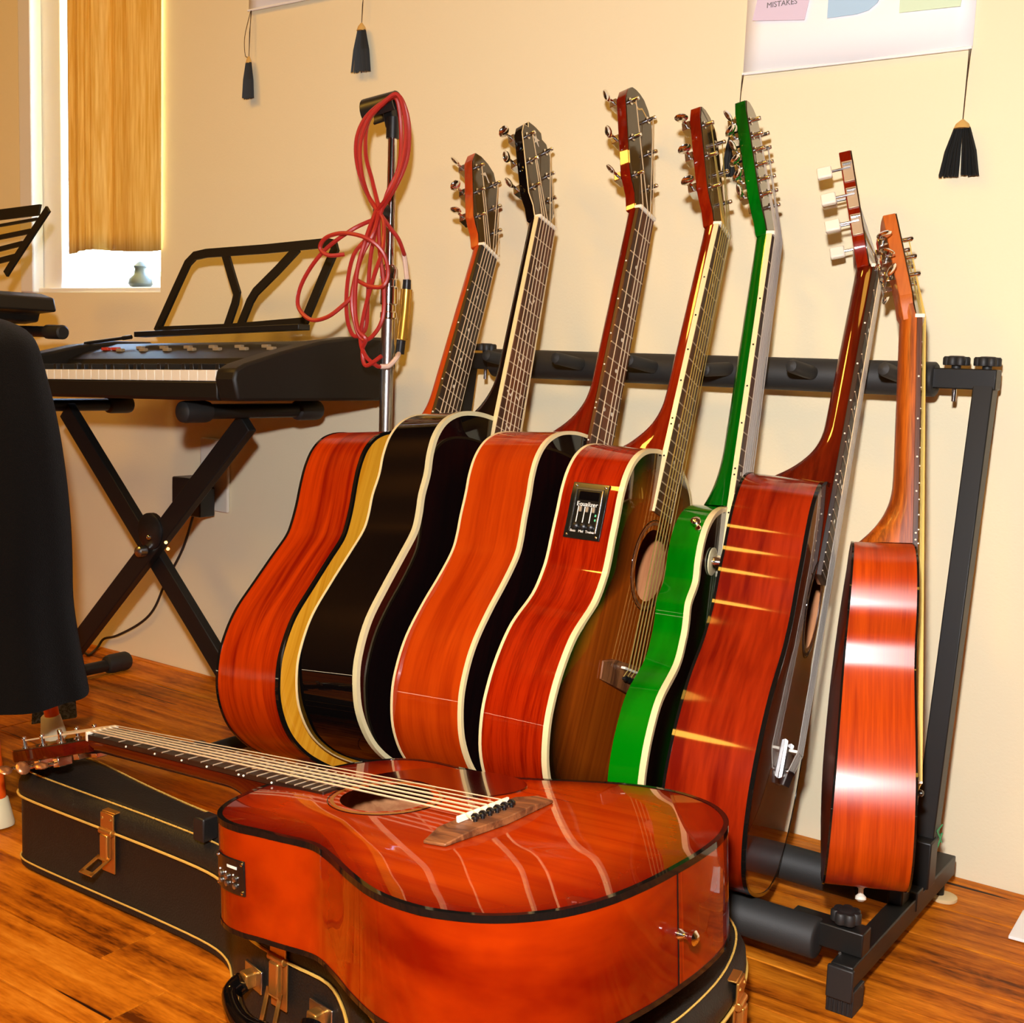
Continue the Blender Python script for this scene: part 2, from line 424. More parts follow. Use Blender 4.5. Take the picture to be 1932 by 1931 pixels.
MB().box(lw(((WX0 + WX1) / 2 + 0.05, yb, (WZ0 + WZ1) / 2)), (WX1 - WX0 - 0.12, 0.004, WZ1 - WZ0)).build('window_pane', M['glass'], win, smooth=0)

# ornament on the sill
c = at(265, 520, WALL_Y + 0.05); c[2] = WZ0 + 0.012
e = MB().lathe((0, 0, 0), (0, 0, 1), [(0.010, 0), (0.022, 0.004), (0.026, 0.010), (0.024, 0.02), (0.014, 0.03), (0.012, 0.042), (0.015, 0.048), (0.008, 0.056), (0.0015, 0.06)]).build('sill_ornament', M['ornament'], None)
e.location = Vector(c); tag(e, 'small grey bell-shaped ornament on the window sill', 'ornament')

# shrub outside the window
root = empty('garden_shrub', (-6.3, 4.3, -0.3), 'leafy green shrub outside the window', 'shrub'); m = MB()
rng = random.Random(3)
for i in range(420):
    p = A([rng.gauss(0, 0.34), rng.gauss(0, 0.34), rng.uniform(0.4, 3.6)]); a_ = A([rng.gauss(0, 1), rng.gauss(0, 1), rng.gauss(0, 1)]); a_ /= np.linalg.norm(a_)
    b_ = np.cross(a_, A([rng.gauss(0, 1), rng.gauss(0, 1), rng.gauss(0, 1)])); b_ /= np.linalg.norm(b_); s_ = rng.uniform(0.05, 0.10)
    m.add([p - a_ * s_, p + b_ * s_ * 0.45, p + a_ * s_, p - b_ * s_ * 0.45], [(0, 1, 2, 3)])
tag(m.build('foliage', M['leaf'], root, smooth=0), kind='stuff')
MB().tube([(0, 0, 0), (0.05, 0, 1.0), (-0.02, 0.03, 2.4)], [0.04, 0.03, 0.01]).build('stem', M['cord_brown'], root)
tag(MB().box((-2, 6.9, -0.45), (16, 10, 0.1)).build('ground', M['paper'], smooth=0), kind='structure')

# curtain
xs = np.linspace(-2.412, -2.094, 90); zt, zb = 2.0, 0.885
m = MB(); vs = []
zz = np.linspace(zt, zb, 26)
for k, z in enumerate(zz):
    q = (zt - z) / (zt - zb)
    for j, x in enumerate(xs):
        t = (x + 2.412) / 0.308
        f = 0.010 * math.sin(t * 30) * math.exp(-((t - 0.33) / 0.22) ** 2) + 0.005 * math.sin(t * 13 + 1.0) - 0.016 * math.exp(-((t - 0.27) / 0.035) ** 2) * (0.5 + 0.5 * q)
        dz = 0.006 * math.sin(t * 5) * (k == len(zz) - 1) + (0.012 * max(0, t - 0.5) if k == len(zz) - 1 else 0)
        vs.append((x, WALL_Y - 0.012 + f, z + dz))
nj = len(xs)
fs = [(k * nj + j, k * nj + j + 1, (k + 1) * nj + j + 1, (k + 1) * nj + j) for k in range(len(zz) - 1) for j in range(nj - 1)]
ob = m.add(vs, fs).build('window_curtain', M['curtain'], None, smooth=180)
sd = ob.modifiers.new('thickness', 'SOLIDIFY'); sd.thickness = 0.0015
tag(ob, 'golden yellow woven curtain hanging over the window', 'curtain')


# ------------------------------------------------------------------ guitars
CT = [(0, 0, 0), (.003, 0, .25), (.018, 0, .5), (.055, 0, .72), (.12, 0, .89), (.20, 0, .98), (.27, 0, 1.0), (.35, 0, .975), (.44, 0, .89), (.53, 1, 1.115), (.60, 1, 1.015), (.645, 1, 1.0), (.70, 1, 1.015), (.76, 2, .985), (.815, 2, 1.0), (.87, 2, .975), (.92, 2, .88), (.96, 2, .70), (.985, 2, .46), (.997, 2, .22), (1, 2, 0)]


def outline(Lb, WL, WW, WU, n=5):
    W_ = (WL, WW, WU); P = [A((a * Lb, W_[k] * f)) for a, k, f in CT]
    P = [A((P[1][0], -P[1][1]))] + P + [A((P[-2][0], -P[-2][1]))]
    out = []
    for i in range(1, len(P) - 2):
        p0, p1, p2, p3 = P[i - 1:i + 3]
        for t in np.arange(n) / n:
            out.append(.5 * ((2 * p1) + (-p0 + p2) * t + (2 * p0 - 5 * p1 + 4 * p2 - p3) * t * t + (-p0 + 3 * p1 - 3 * p2 + p3) * t ** 3))
    out.append(P[-2]); half = np.array(out)
    return np.vstack([half, half[-2:0:-1] * A([1, -1])])       # closed, bass side first


def uv_mesh(name, vs, fs, grain, rim, material, parent, smooth=60):
    me = bpy.data.meshes.new(name); me.from_pydata([tuple(map(float, v)) for v in vs], [], fs); me.update()
    for lname, data in (('grain', grain), ('rim', rim)):
        if data is None: continue
        l = me.uv_layers.new(name=lname)
        for lp in me.loops: l.data[lp.index].uv = data[lp.vertex_index]
    ob = bpy.data.objects.new(name, me); col.objects.link(ob); me.materials.append(material); ob.parent = parent
    import bmesh
    bm = bmesh.new(); bm.from_mesh(me); bmesh.ops.recalc_face_normals(bm, faces=bm.faces); bm.to_mesh(me); bm.free()
    me.shade_smooth(); me.set_sharp_from_angle(angle=math.radians(smooth))
    return ob


HEADS = {  # half outline of the headstock (distance from nut, half width)
    'paddle': [(0, .0215), (.022, .023), (.036, .031), (.05, .036), (.16, .0375), (.184, .028), (.19, .010)],
    'notch': [(0, .0215), (.022, .024), (.04, .033), (.155, .037), (.176, .030), (.178, .018), (.190, .017), (.192, .004)],
    'scroll': [(0, .0215), (.024, .022), (.045, .031), (.06, .034), (.172, .0385), (.192, .030), (.203, .018), (.206, .006)],
    'long': [(0, .0215), (.02, .023), (.035, .030), (.05, .034), (.18, .036), (.200, .028), (.206, .01)],
    'slot': [(0, .024), (.02, .026), (.034, .034), (.16, .036), (.176, .035), (.18, .01)],
    'small': [(0, .019), (.018, .021), (.028, .028), (.12, .030), (.132, .029), (.135, .008)],
}


def guitar(name, label, P, u, v, sh, nf=14, rib=None, top=None, back=None, bind=None, bbind=None, bw=0.0055, bbw=0.003,
           neck=None, fb=None, fb_bind=None, head='paddle', head_len=0.19, head_ang=16, head_face=None, head_bind=None, tuner='chrome',
           ntun=3, string='bronze', hole=True, bridge='pin', bridge_u=None, head_side=None, rosette=None, pickguard=None, dots=True,
           inlay='dot', arch=0.010, nstr=6, raised=0.0, btn=None, string_gap=(), near=1.0, sr=1.0):
    sh = A(sh) * near; P = CAM + (A(P) - CAM) * near
    u, v = A(u), A(v); u /= np.linalg.norm(u); v -= u * (u @ v); v /= np.linalg.norm(v); wv = np.cross(u, v)
    root = empty(name, mtx=Matrix([[u[i], v[i], wv[i], P[i]] for i in range(3)] + [[0, 0, 0, 1]]), label=label, cat='guitar', group=None)
    Lb, WL, WW, WU, dT, dH, sc = sh
    O = outline(Lb, WL, WW, WU); n = len(O)
    dep = lambda uu: dT + (dH - dT) * uu / Lb
    seg = np.roll(O, -1, 0) - O; tang = np.roll(O, -1, 0) - np.roll(O, 1, 0); tang /= np.linalg.norm(tang, axis=1)[:, None]
    N = np.stack([-tang[:, 1], tang[:, 0]], 1)                     # outward normal for this winding
    if (N[n // 4] @ A([0, 1])) < 0: N = -N
    s_len = np.concatenate([[0], np.cumsum(np.linalg.norm(seg, axis=1))[:-1]])
    half = n // 2
    s_sym = np.array([s_len[i] if i <= half else s_len[n - i] for i in range(n)])
    # sides
    fr = (0, .25, .5, .75, 1.0); vs, uv = [], []
    for q in fr:
        for i in range(n): d = dep(O[i, 0]); vs.append((O[i, 0], O[i, 1], -d * q)); uv.append((s_sym[i] + (3.1 if O[i, 1] < 0 else 0), -d * q))
    fs = [(a * n + i, a * n + (i + 1) % n, (a + 1) * n + (i + 1) % n, (a + 1) * n + i) for a in range(len(fr) - 1) for i in range(n)]
    uv_mesh('side', vs, fs, uv, None, rib, root)
    # soundboard with the sound hole cut out
    uh = Lb - 0.155 * Lb / 0.505; hr = 0.049 * Lb / 0.505; hc = A([uh, 0.0])
    if not hole: hc = A([Lb * 0.45, 0.0]); hr = 0.0015
    ts = np.linspace(0, 1, 9); vs, uv, rm = [], [], []
    for t in ts:
        for i in range(n):
            d = O[i] - hc; L_ = np.linalg.norm(d); p = hc + d / L_ * hr + (d - d / L_ * hr) * t
            vs.append((p[0], p[1], 0.0035 * (1 - t * t))); uv.append((p[0], p[1])); rm.append((min(1, (1 - t) * (L_ - hr) / 0.14), 0))
    fs = [(a * n + i, a * n + (i + 1) % n, (a + 1) * n + (i + 1) % n, (a + 1) * n + i) for a in range(len(ts) - 1) for i in range(n)]
    uv_mesh('soundboard', vs, fs, uv, rm, top, root)
    # back
    bc = A([Lb * 0.42, 0.0]); vs, uv, rm = [], [], []
    for t in ts:
        for i in range(n):
            p = bc + (O[i] - bc) * max(t, 0.004); vs.append((p[0], p[1], -dep(p[0]) - arch * (1 - t * t))); uv.append((p[0], p[1])); rm.append((min(1, (1 - t)), 0))
    fs = [(a * n + i, a * n + (i + 1) % n, (a + 1) * n + (i + 1) % n, (a + 1) * n + i) for a in range(len(ts) - 1) for i in range(n)]
    uv_mesh('back', vs, fs, uv, rm, back or rib, root)

    vs = []
    for t in (1.0, .8, .5, .2, .01):
        for i in range(n):
            p = bc + (O[i] - N[i] * .003 - bc) * t; vs.append((p[0], p[1], -dep(p[0]) + .004 - arch * .8 * (1 - t * t)))
    rings_ = [[(O[i, 0] - N[i, 0] * .003, O[i, 1] - N[i, 1] * .003, -.003) for i in range(n)]]; vs = rings_[0] + vs
    fs = [(a * n + i, a * n + (i + 1) % n, (a + 1) * n + (i + 1) % n, (a + 1) * n + i) for a in range(5) for i in range(n)]
    if hole: MB().add(vs, fs).build('inner_lining', M['inner_wood'], root, smooth=60)

    def ring(nm, material, wtop, wlow, inset, up):
        vs = []
        for i in range(n):
            a_ = O[i] + N[i] * 0.0007; b_ = O[i] - N[i] * inset
            w0 = wtop(O[i, 0])
            vs += [(a_[0], a_[1], w0 + up * 0.0007), (a_[0], a_[1], w0 - up * wlow), (b_[0], b_[1], w0 - up * wlow), (b_[0], b_[1], w0 + up * 0.0007)]
        fs = [(4 * i + k, 4 * i + (k + 1) % 4, 4 * ((i + 1) % n) + (k + 1) % 4, 4 * ((i + 1) % n) + k) for i in range(n) for k in range(4)]
        MB().add(vs, fs).build(nm, material, root, smooth=50)
    if bind: ring('binding', bind, lambda x: 0.0, bw, bw * 0.8, 1)
    if bbind: ring('back_binding', bbind, lambda x: -dep(x), bbw, bbw, -1)

    # inner lining seen through the hole
    nut = Lb + sc * (1 - 2 ** (-nf / 12)); bu = bridge_u if bridge_u is not None else nut - sc
    kf = Lb / 0.505
    hw = lambda x: 0.0215 + (0.0285 - 0.0215) * min(1.1, (nut - x) / (nut - Lb))
    R0 = raised
    # neck with heel
    st = np.concatenate([Lb + (nut - Lb) * np.linspace(0, .25, 14) ** 1.0, Lb + (nut - Lb) * np.linspace(.3, 1, 12)]); th = np.linspace(0, math.pi, 15); vs = []
    for x in st:
        e_ = max(0.0, 1 - (x - Lb) / 0.085); base = 0.0185 + 0.004 * (nut - x) / (nut - Lb)
        dd = base + (dH * 0.93 - base) * e_ ** 2.6
        for a_ in th: vs.append((x, hw(x) * math.copysign(abs(math.cos(a_)) ** .8, math.cos(a_)), R0 * 0.6 - (dd + R0 * .6) * math.sin(a_) ** .9))
    k_ = len(th); st = list(st)
    ca, sa = math.cos(math.radians(head_ang)), math.sin(math.radians(head_ang))
    for a0, dd0 in ((.010, .0188), (.022, .0182), (.034, .0165), (.040, .0120)):
        for a_ in th:
            b0 = hw(nut) * math.copysign(abs(math.cos(a_)) ** .8, math.cos(a_)); c0_ = -.001 - dd0 * math.sin(a_) ** .9
            vs.append((nut + a0 * ca + c0_ * sa, b0, -a0 * sa + c0_ * ca))
        st.append(nut + a0)
    fs = [(a * k_ + i, a * k_ + i + 1, (a + 1) * k_ + i + 1, (a + 1) * k_ + i) for a in range(len(st) - 1) for i in range(k_ - 1)]
    fs += [(a * k_, (a + 1) * k_, (a + 2) * k_ - 1, (a + 1) * k_ - 1) for a in range(len(st) - 1)] + [tuple(range(k_)), tuple((len(st) - 1) * k_ + i for i in range(k_))]
    MB().add(vs, fs).build('neck', neck, root, smooth=60)
    # headstock
    ca, sa = math.cos(math.radians(head_ang)), math.sin(math.radians(head_ang)); k2 = head_len / HEADS[head][-1][0]
    hd = [(a * k2, b_) for a, b_ in HEADS[head]]
    hf = lambda a, b_, c_: (nut + a * ca + c_ * sa, b_, -a * sa + c_ * ca)
    poly = hd + [(a, -b_) for a, b_ in hd[::-1]]
    hs = MB().prism(poly, hf, -0.0155, -0.0006).build('headstock', head_side or neck, root, smooth=30, bevel=0.001)
    MB().prism([(a - 0.0008 if a > .02 else a + .0005, b_ * 0.985) for a, b_ in poly], hf, -0.0008, 0.0007).build('headstock_face', head_face or M['head_veneer'], hs, smooth=30)
    if head_bind: MB().tube([hf(a, b_, -0.0002) for a, b_ in poly], 0.0009, 6).build('headstock_binding', head_bind, hs)
    # nut, fingerboard, frets, inlays
    MB().box((nut + 0.002, 0, 0.0035 + R0), (0.005, 0.0435, 0.0115)).build('nut', M['bone'], root, bevel=0.0008)
    uend = nut - sc * (1 - 2 ** (-20 / 12)) - 0.006
    f_vs = []
    for x in (uend, nut):
        h_ = hw(x)
        f_vs += [(x, -h_, R0), (x, h_, R0), (x, h_, R0 + .0062), (x, -h_, R0 + .0062)]
    fbo = MB().add(f_vs, [(0, 1, 2, 3), (7, 6, 5, 4), (0, 4, 5, 1), (1, 5, 6, 2), (2, 6, 7, 3), (3, 7, 4, 0)]).build('fingerboard', fb, root, bevel=0.0006)
    if R0 > 0: MB().add([(p[0], p[1] * .96, p[2] if i in (0, 1, 4, 5) and False else (0.0 if i in (0, 1, 4, 5) else R0)) for i, p in enumerate(f_vs)], [(0, 1, 2, 3), (7, 6, 5, 4), (0, 4, 5, 1), (1, 5, 6, 2), (2, 6, 7, 3), (3, 7, 4, 0)]).build('fingerboard_riser', neck, root)
    if fb_bind:
        for s_ in (1, -1):
            MB().bar((uend, s_ * (hw(uend) + .0006), R0 + .0032), (nut, s_ * (hw(nut) + .0006), R0 + .0032), 0.0068, 0.0016, (0, 0, 1)).build('fingerboard_binding', fb_bind, fbo, smooth=0)
    for q in range(1, 21):
        x = nut - sc * (1 - 2 ** (-q / 12)); MB().cyl((x, -hw(x) + .0004, R0 + .0063), (x, hw(x) - .0004, R0 + .0063), 0.0009, n=6).build('fret', M['nickel'], fbo)
    for q in (3, 5, 7, 9, 12, 15):
        x = nut - sc * (1 - 2 ** (-(q - .5) / 12))
        offs = (-.01, .01) if q == 12 else (0,)
        for yo in offs:
            if inlay == 'dot': MB().cyl((x, yo, R0 + .0060), (x, yo, R0 + .0065), 0.0028, n=10).build('inlay', M['pearl'], fbo)
            elif inlay == 'bird': MB().strip([(x + .008, yo - .005), (x - .001, yo - .001), (x + .004, yo + .008)], 0.0022, lambda a, b_, c_: (a, b_, c_), R0 + .006, R0 + .0066).build('inlay', M['pearl'], fbo)
        if dots:
            for so in ((-.004, .004) if q == 12 else (0,)):
                MB().ball((x + so, hw(x) + (.0012 if fb_bind else .0001), R0 + .0032), 0.0013, 8).build('side_dot', M['black_binding'] if fb_bind else M['bone'], fbo)
    # rosette and sound hole rim
    if hole:
        for r0, r1, mm in ((hr, hr + .0025, top), (hr + .006, hr + .0095, rosette or M['rosewood']), (hr + .0115, hr + .0125, M['black_binding'])):
            vs = []
            for k in range(48):
                a_ = 2 * math.pi * k / 48
                for r_, w_ in ((r0, .0030), (r0, .0041), (r1, .0040), (r1, .0030)): vs.append((uh + r_ * math.cos(a_), r_ * math.sin(a_), w_))
            if mm is not top:
                MB().add(vs, [(4 * i + k, 4 * i + (k + 1) % 4, 4 * ((i + 1) % 48) + (k + 1) % 4, 4 * ((i + 1) % 48) + k) for i in range(48) for k in range(4)]).build('rosette', mm, root)
    # bridge
    sy = [(-.026 + .0104 * k) for k in range(6)]; ny = [(-.0175 + .007 * k) for k in range(6)]
    wb = .0032
    if bridge == 'pin':
        pts = [(-.016, -.078), (.006, -.082), (.012, -.055), (.014, 0), (.012, .055), (.006, .082), (-.016, .078), (-.019, .04), (-.022, 0), (-.019, -.04)]
        br = MB().prism([(bu + a, b_) for a, b_ in pts], lambda a, b_, c_: (a, b_, c_ if (c_ < .004 or abs(b_) < .06) else .006), wb, .0105).build('bridge', M['bridge_wood'], root, bevel=0.001)
        MB().box((bu + .006, 0, .0125), (.003, .073, .006)).build('saddle', M['bone'], br, bevel=0.0006)
        for y in sy:
            MB().lathe((bu - .006, y, .0100), (0, 0, 1), [(.0022, 0), (.0022, .002), (.0038, .003), (.0040, .0055), (.0022, .0075), (.0004, .008)], 10).build('bridge_pin', M['pin_black'], br)
        se = (bu + .006, .0155); tail_w = (bu - .006, .010)
    elif bridge == 'metal':
        br = MB().prism([(bu + .018, -.024), (bu + .018, .024), (bu - .012, .030), (bu - .026, .016), (bu - .026, -.016), (bu - .012, -.030)], lambda a, b_, c_: (a, b_, c_), wb, .008).build('bridge', M['steel'], root, bevel=0.002)
        MB().box((bu + .014, 0, .0135), (.0035, .052, .010)).build('saddle', M['bone'], br, bevel=0.0008)
        for s_ in (1, -1): MB().prism([(bu + .026, .003), (bu + .024, .0065), (bu - .018, .0065), (bu - .020, .003)], lambda a, b_, c_, s_=s_: (a, s_ * (.028 + c_), b_), 0, .002).build('bridge_cheek', M['chrome'], br)
        for y in sy: MB().ball((bu - .010, y * .85, .0105), .0034, 10).cyl((bu - .010, y * .85, .0105), (bu - .026, y * .85, .0075), .0024, n=8).build('string_roller', M['steel'], br)
        se = (bu + .014, .0188); tail_w = (bu - .010, .012)
    # tuners and strings
    pa = [(0.055 + (head_len - 0.09) * (k / (ntun - 1) if ntun > 1 else 0)) for k in range(ntun)]
    posts = []
    for s_ in (1, -1):
        for k, a_ in enumerate(pa):
            hwid = np.interp(a_, [h[0] for h in hd], [h[1] for h in hd]); pb = s_ * (hwid - .0125)
            if tuner == 'slot':
                # geared plate on the edge of the head, button pointing backwards
                MB().box(hf(a_, s_ * (hwid + .0008), -.0075), (.030, .0022, .013), np.stack([A([ca, 0, -sa]), A([0, 1, 0]), A([sa, 0, ca])], 1)).build('tuner_plate', M['nickel'], root, bevel=0.0006)
                tm = MB().cyl(hf(a_ + .004, s_ * (hwid + .002), -.004), hf(a_ + .004, s_ * (hwid + .002), -.028), .0018, n=8).cyl(hf(a_ + .010, s_ * (hwid + .003), -.013), hf(a_ + .010, s_ * (hwid + .003), -.002), .0022, n=8).build('tuning_machine', M['chrome'], root)
                MB().box(hf(a_ + .004, s_ * (hwid + .002), -.037), (.016, .008, .019), np.stack([A([ca, 0, -sa]), A([0, 1, 0]), A([sa, 0, ca])], 1)).build('tuner_button', btn or M['bone'], tm, bevel=0.002)
                posts.append((s_, a_, hf(a_, s_ * .018, -.006)))
            else:
                fat = .0125 if tuner == 'chrome' else .009
                tm = MB().box(hf(a_, s_ * (hwid - .010), -.0215), (fat, .019, .0115), np.stack([A([ca, 0, -sa]), A([0, 1, 0]), A([sa, 0, ca])], 1)) \
                    .cyl(hf(a_, s_ * (hwid - .004), -.021), hf(a_, s_ * (hwid + .012), -.021), .0022, n=8).build('tuning_machine', M['chrome'], root, bevel=0.0012)
                R3 = np.stack([A([ca, 0, -sa]), A([0, 1, 0]), A([sa, 0, ca])], 1); rot = random.uniform(0, 3.1)
                R3 = R3 @ A([[math.cos(rot), 0, math.sin(rot)], [0, 1, 0], [-math.sin(rot), 0, math.cos(rot)]])
                MB().ball(hf(a_, s_ * (hwid + .0185), -.021), .0095, 12, (1.0, .95, .38), R3).build('tuner_button', btn or M['chrome'], tm)
                MB().lathe(hf(a_, pb, 0.0), A(hf(0, 0, 1)) - A(hf(0, 0, 0)), [(.0055, 0), (.0055, .002), (.0032, .0025), (.0030, .011), (.0034, .013), (.0025, .015)], 10).build('string_post', M['chrome'], tm)
                posts.append((s_, a_, hf(a_, pb, .010)))
    smat = M[string] if isinstance(string, str) else string
    cnt = 0
    for k in range(6):
        y0, y1 = sy[k], ny[k]
        bass = k >= 3; side = 1 if bass else -1
        order = (5 - k) if bass else k
        pl = [p for s_, a_, p in posts if s_ == side]; p_end = pl[min(order, len(pl) - 1)] if len(pl) == 3 else pl[min(order * 2, len(pl) - 1)]
        if k in string_gap: continue
        r_ = (.0005 if k < 2 else .0008) * sr
        for dbl in ((-.0012, .0012) if nstr == 12 else (0,)):
            MB().tube([(tail_w[0], y0 + dbl, tail_w[1]), (se[0], y0 + dbl, se[1]), (nut + .002, y1 + dbl, R0 + .0098), (p_end[0], p_end[1] + dbl, p_end[2])], r_, 5).build('string', smat, root)
    return dict(root=root, O=O, N=N, dep=dep, n=n, nut=nut, Lb=Lb, hf=hf, hs=hs, sl=s_len)


def rib_patch(g, i0, i1, w0, w1, off, thick, name, material, parent, side=1, inset=0):
    """a plate that follows the curve of the side between outline samples i0..i1"""
    O, N = g['O'], g['N']; idx = np.linspace(i0, i1, 9); vs = []
    for q in idx:
        a = int(math.floor(q)); t = q - a; p = O[a] * (1 - t) + O[a + 1] * t; nn = N[a] * (1 - t) + N[a + 1] * t
        for dd, ww in ((off, w0), (off + thick, w0), (off + thick, w1), (off, w1)): vs.append((p[0] + nn[0] * dd, p[1] + nn[1] * dd, ww))
    k = len(idx); fs = [(4 * i + j, 4 * i + (j + 1) % 4, 4 * (i + 1) + (j + 1) % 4, 4 * (i + 1) + j) for i in range(k - 1) for j in range(4)]
    fs += [(3, 2, 1, 0), tuple(4 * (k - 1) + j for j in range(4))]
    return MB().add(vs, fs).build(name, material, parent, bevel=min(0.0012, abs(thick) * .4))


UVS = (1.2, 55, 1)
rib1 = wood('mahogany_striped', lin((128, 18, 2)), lin((186, 54, 3)), (2.2, 42, 1), .3, .55, .3, 'UV', seed=1.3, distort=1.4, coat_rough=.18)
top1 = wood('amber_spruce', lin((214, 140, 24)), lin((232, 166, 44)), (2, 130, 1), .3, .7, .3, 'UV')
neck1 = wood('orange_mahogany', lin((168, 50, 6)), lin((196, 72, 12)), (6, 70, 70), .35, .4)
rib3 = wood('amber_mahogany', lin((158, 42, 3)), lin((184, 60, 6)), (3, 45, 1), .25, 1.0, .3, 'UV', seed=4.0)
neck3 = wood('red_brown_neck', lin((96, 12, 3)), lin((128, 24, 5)), (6, 60, 60), .25, 1.0)
rib4 = wood('red_mahogany', lin((122, 15, 1)), lin((160, 34, 3)), (5, 90, 1), .25, 1.0, .5, 'UV', seed=7.7)
top4 = wood('tobacco_burst', lin((140, 58, 8)), lin((166, 76, 14)), (3, 120, 1), .3, 1.0, .25, 'UV', burst=((0.012, 0.003, 0.001, 1), [(0.10, (1, 1, 1, 1)), (0.5, (0, 0, 0, 1))]))
neck4 = wood('brown_red_neck', lin((108, 16, 2)), lin((142, 36, 6)), (6, 60, 60), .25, 1.0)
rib5 = wood('green_lacquered_maple', lin((0, 86, 2)), lin((0, 116, 4)), (4, 14, 1), .25, 1.0, .2, 'UV', seed=2.2)
top5 = wood('green_to_black_burst', lin((0, 46, 5)), lin((2, 80, 10)), (4, 20, 1), .25, 1.0, .2, 'UV', burst=((0.002, 0.003, 0.002, 1), [(0.25, (1, 1, 1, 1)), (0.8, (0, 0, 0, 1))]))
neck5 = wood('green_neck', lin((0, 66, 4)), lin((0, 96, 8)), (4, 40, 40), .25, 1.0)
rib6 = wood('dark_cherry', lin((104, 14, 3)), lin((150, 38, 7)), (3, 26, 1), .28, .9, .4, 'UV', seed=9.1, coat_rough=.06)
top6 = wood('brown_top', lin((104, 40, 14)), lin((134, 60, 24)), (3, 120, 1), .2, 1.0, .2, 'UV')
neck6 = wood('dark_brown_neck', lin((74, 14, 3)), lin((104, 26, 5)), (6, 60, 60), .22, 1.0)
rib7 = wood('satin_sapele', lin((156, 44, 2)), lin((190, 66, 3)), (2.5, 70, 1), .30, 0.0, .5, 'UV', seed=5.5, spec=.6)
top7 = wood('cedar_top', lin((170, 110, 40)), lin((196, 140, 62)), (3, 120, 1), .4, 0.0, .2, 'UV')
back7 = wood('dark_sapele_back', lin((70, 22, 8)), lin((100, 36, 14)), (3, 70, 1), .35, 0.0, .3, 'UV')
neck7 = wood('orange_zebra_neck', lin((120, 48, 5)), lin((184, 88, 14)), (5, 120, 120), .35, .1, .4)
rib8 = wood('red_burst_side', lin((112, 12, 1)), lin((168, 46, 2)), (3.2, 5, 1), .25, 1.0, .25, 'UV', seed=3.3, distort=1.0)
top8 = wood('cherry_burst_top', lin((160, 40, 2)), lin((182, 58, 3)), (3, 60, 1), .25, 1.0, .2, 'UV', burst=(lin((100, 6, 1)), [(0.04, (.95, .95, .95, 1)), (0.5, (0, 0, 0, 1))]))
neck8 = wood('dark_red_neck', lin((60, 8, 3)), lin((88, 16, 6)), (6, 60, 60), .25, 1.0)
for mm in (rib8, top8): mm.node_tree.nodes['Principled BSDF'].inputs['Coat Roughness'].default_value = 0.015

POSE = {
    'g1': dict(P=[-1.1595, 1.247, 0.0771], u=[-0.0818, 0.4436, 0.8925], v=[-0.0172, -0.896, 0.4437], sh=[0.5212, 0.1963, 0.1409, 0.1501, 0.1244, 0.1075, 0.6455]),
    'g2': dict(P=[-1.0373, 1.3079, 0.082], u=[-0.0857, 0.3631, 0.9278], v=[-0.0657, -0.9312, 0.3584], sh=[0.5444, 0.2107, 0.15, 0.1521, 0.124, 0.0874, 0.6137]),
    'g3': dict(P=[-0.8879, 1.3171, 0.0826], u=[-0.0506, 0.3556, 0.9333], v=[-0.051, -0.9342, 0.3532], sh=[0.5233, 0.1908, 0.1335, 0.1381, 0.1233, 0.1087, 0.6566]),
    'g4': dict(P=[-0.7875, 1.3242, 0.0758], u=[-0.0144, 0.3505, 0.9365], v=[0.0843, -0.9328, 0.3504], sh=[0.5138, 0.192, 0.1222, 0.1273, 0.098, 0.0888, 0.6237]),
    'g5': dict(P=[-0.6785, 1.3832, 0.0453], u=[-0.0245, 0.2368, 0.9712], v=[0.1391, -0.9613, 0.2379], sh=[0.4623, 0.2073, 0.1251, 0.1122, 0.0459, 0.0439, 0.6834]),
    'g6': dict(P=[-0.5385, 1.2992, 0.058], u=[-0.0321, 0.3753, 0.9264], v=[0.2234, -0.9007, 0.3726], sh=[0.513, 0.1892, 0.1243, 0.1268, 0.0982, 0.0945, 0.6109]),
    'g7': dict(P=[-0.3954, 1.3894, 0.0781], u=[-0.1324, 0.2555, 0.9577], v=[0.3423, -0.895, 0.2861], sh=[0.4108, 0.1573, 0.1092, 0.1248, 0.0934, 0.0711, 0.5817]),
    'g8': dict(P=[-0.4312, 0.8653, 0.2694], u=[-0.995, 0.045, -0.0893], v=[-0.0472, -0.9986, 0.0226], sh=[0.4819, 0.1916, 0.1346, 0.1402, 0.1042, 0.1055, 0.6231]),
}
G1 = guitar('acoustic_guitar', 'striped reddish mahogany acoustic guitar with amber top, leftmost on the rack', **POSE['g1'], near=0.94, arch=0.002, rib=rib1, top=top1, back=rib1,
            bind=M['black_binding'], bbind=M['black_binding'], bw=.0045, bbw=.0035, neck=neck1, fb=M['ebony'], head='paddle', head_len=.190, head_ang=17, btn=M['chrome'])
G2 = guitar('acoustic_guitar', 'glossy black acoustic guitar with wide cream binding and notched black headstock', **POSE['g2'], near=0.925, arch=0.002, rib=M['black_gloss'], top=M['black_gloss'], back=M['black_gloss'],
            bind=M['cream2'], bbind=M['cream'], bw=.0068, bbw=.003, neck=M['black_gloss'], fb=M['rosewood'], fb_bind=M['cream'], head='notch', head_len=.184, head_ang=17,
            head_face=M['head_veneer'], head_bind=M['cream'], inlay='bird', dots=False)
G3 = guitar('acoustic_guitar', 'amber brown glossy acoustic guitar with black top and tallest headstock on the rack', **POSE['g3'], near=0.932, arch=0.002, rib=rib3, top=M['black_gloss'], back=rib3,
            bind=M['cream'], bbind=M['cream'], bw=.005, bbw=.0028, neck=neck3, fb=M['rosewood'], head='scroll', head_len=.213, head_ang=14, string_gap=(0, 4))
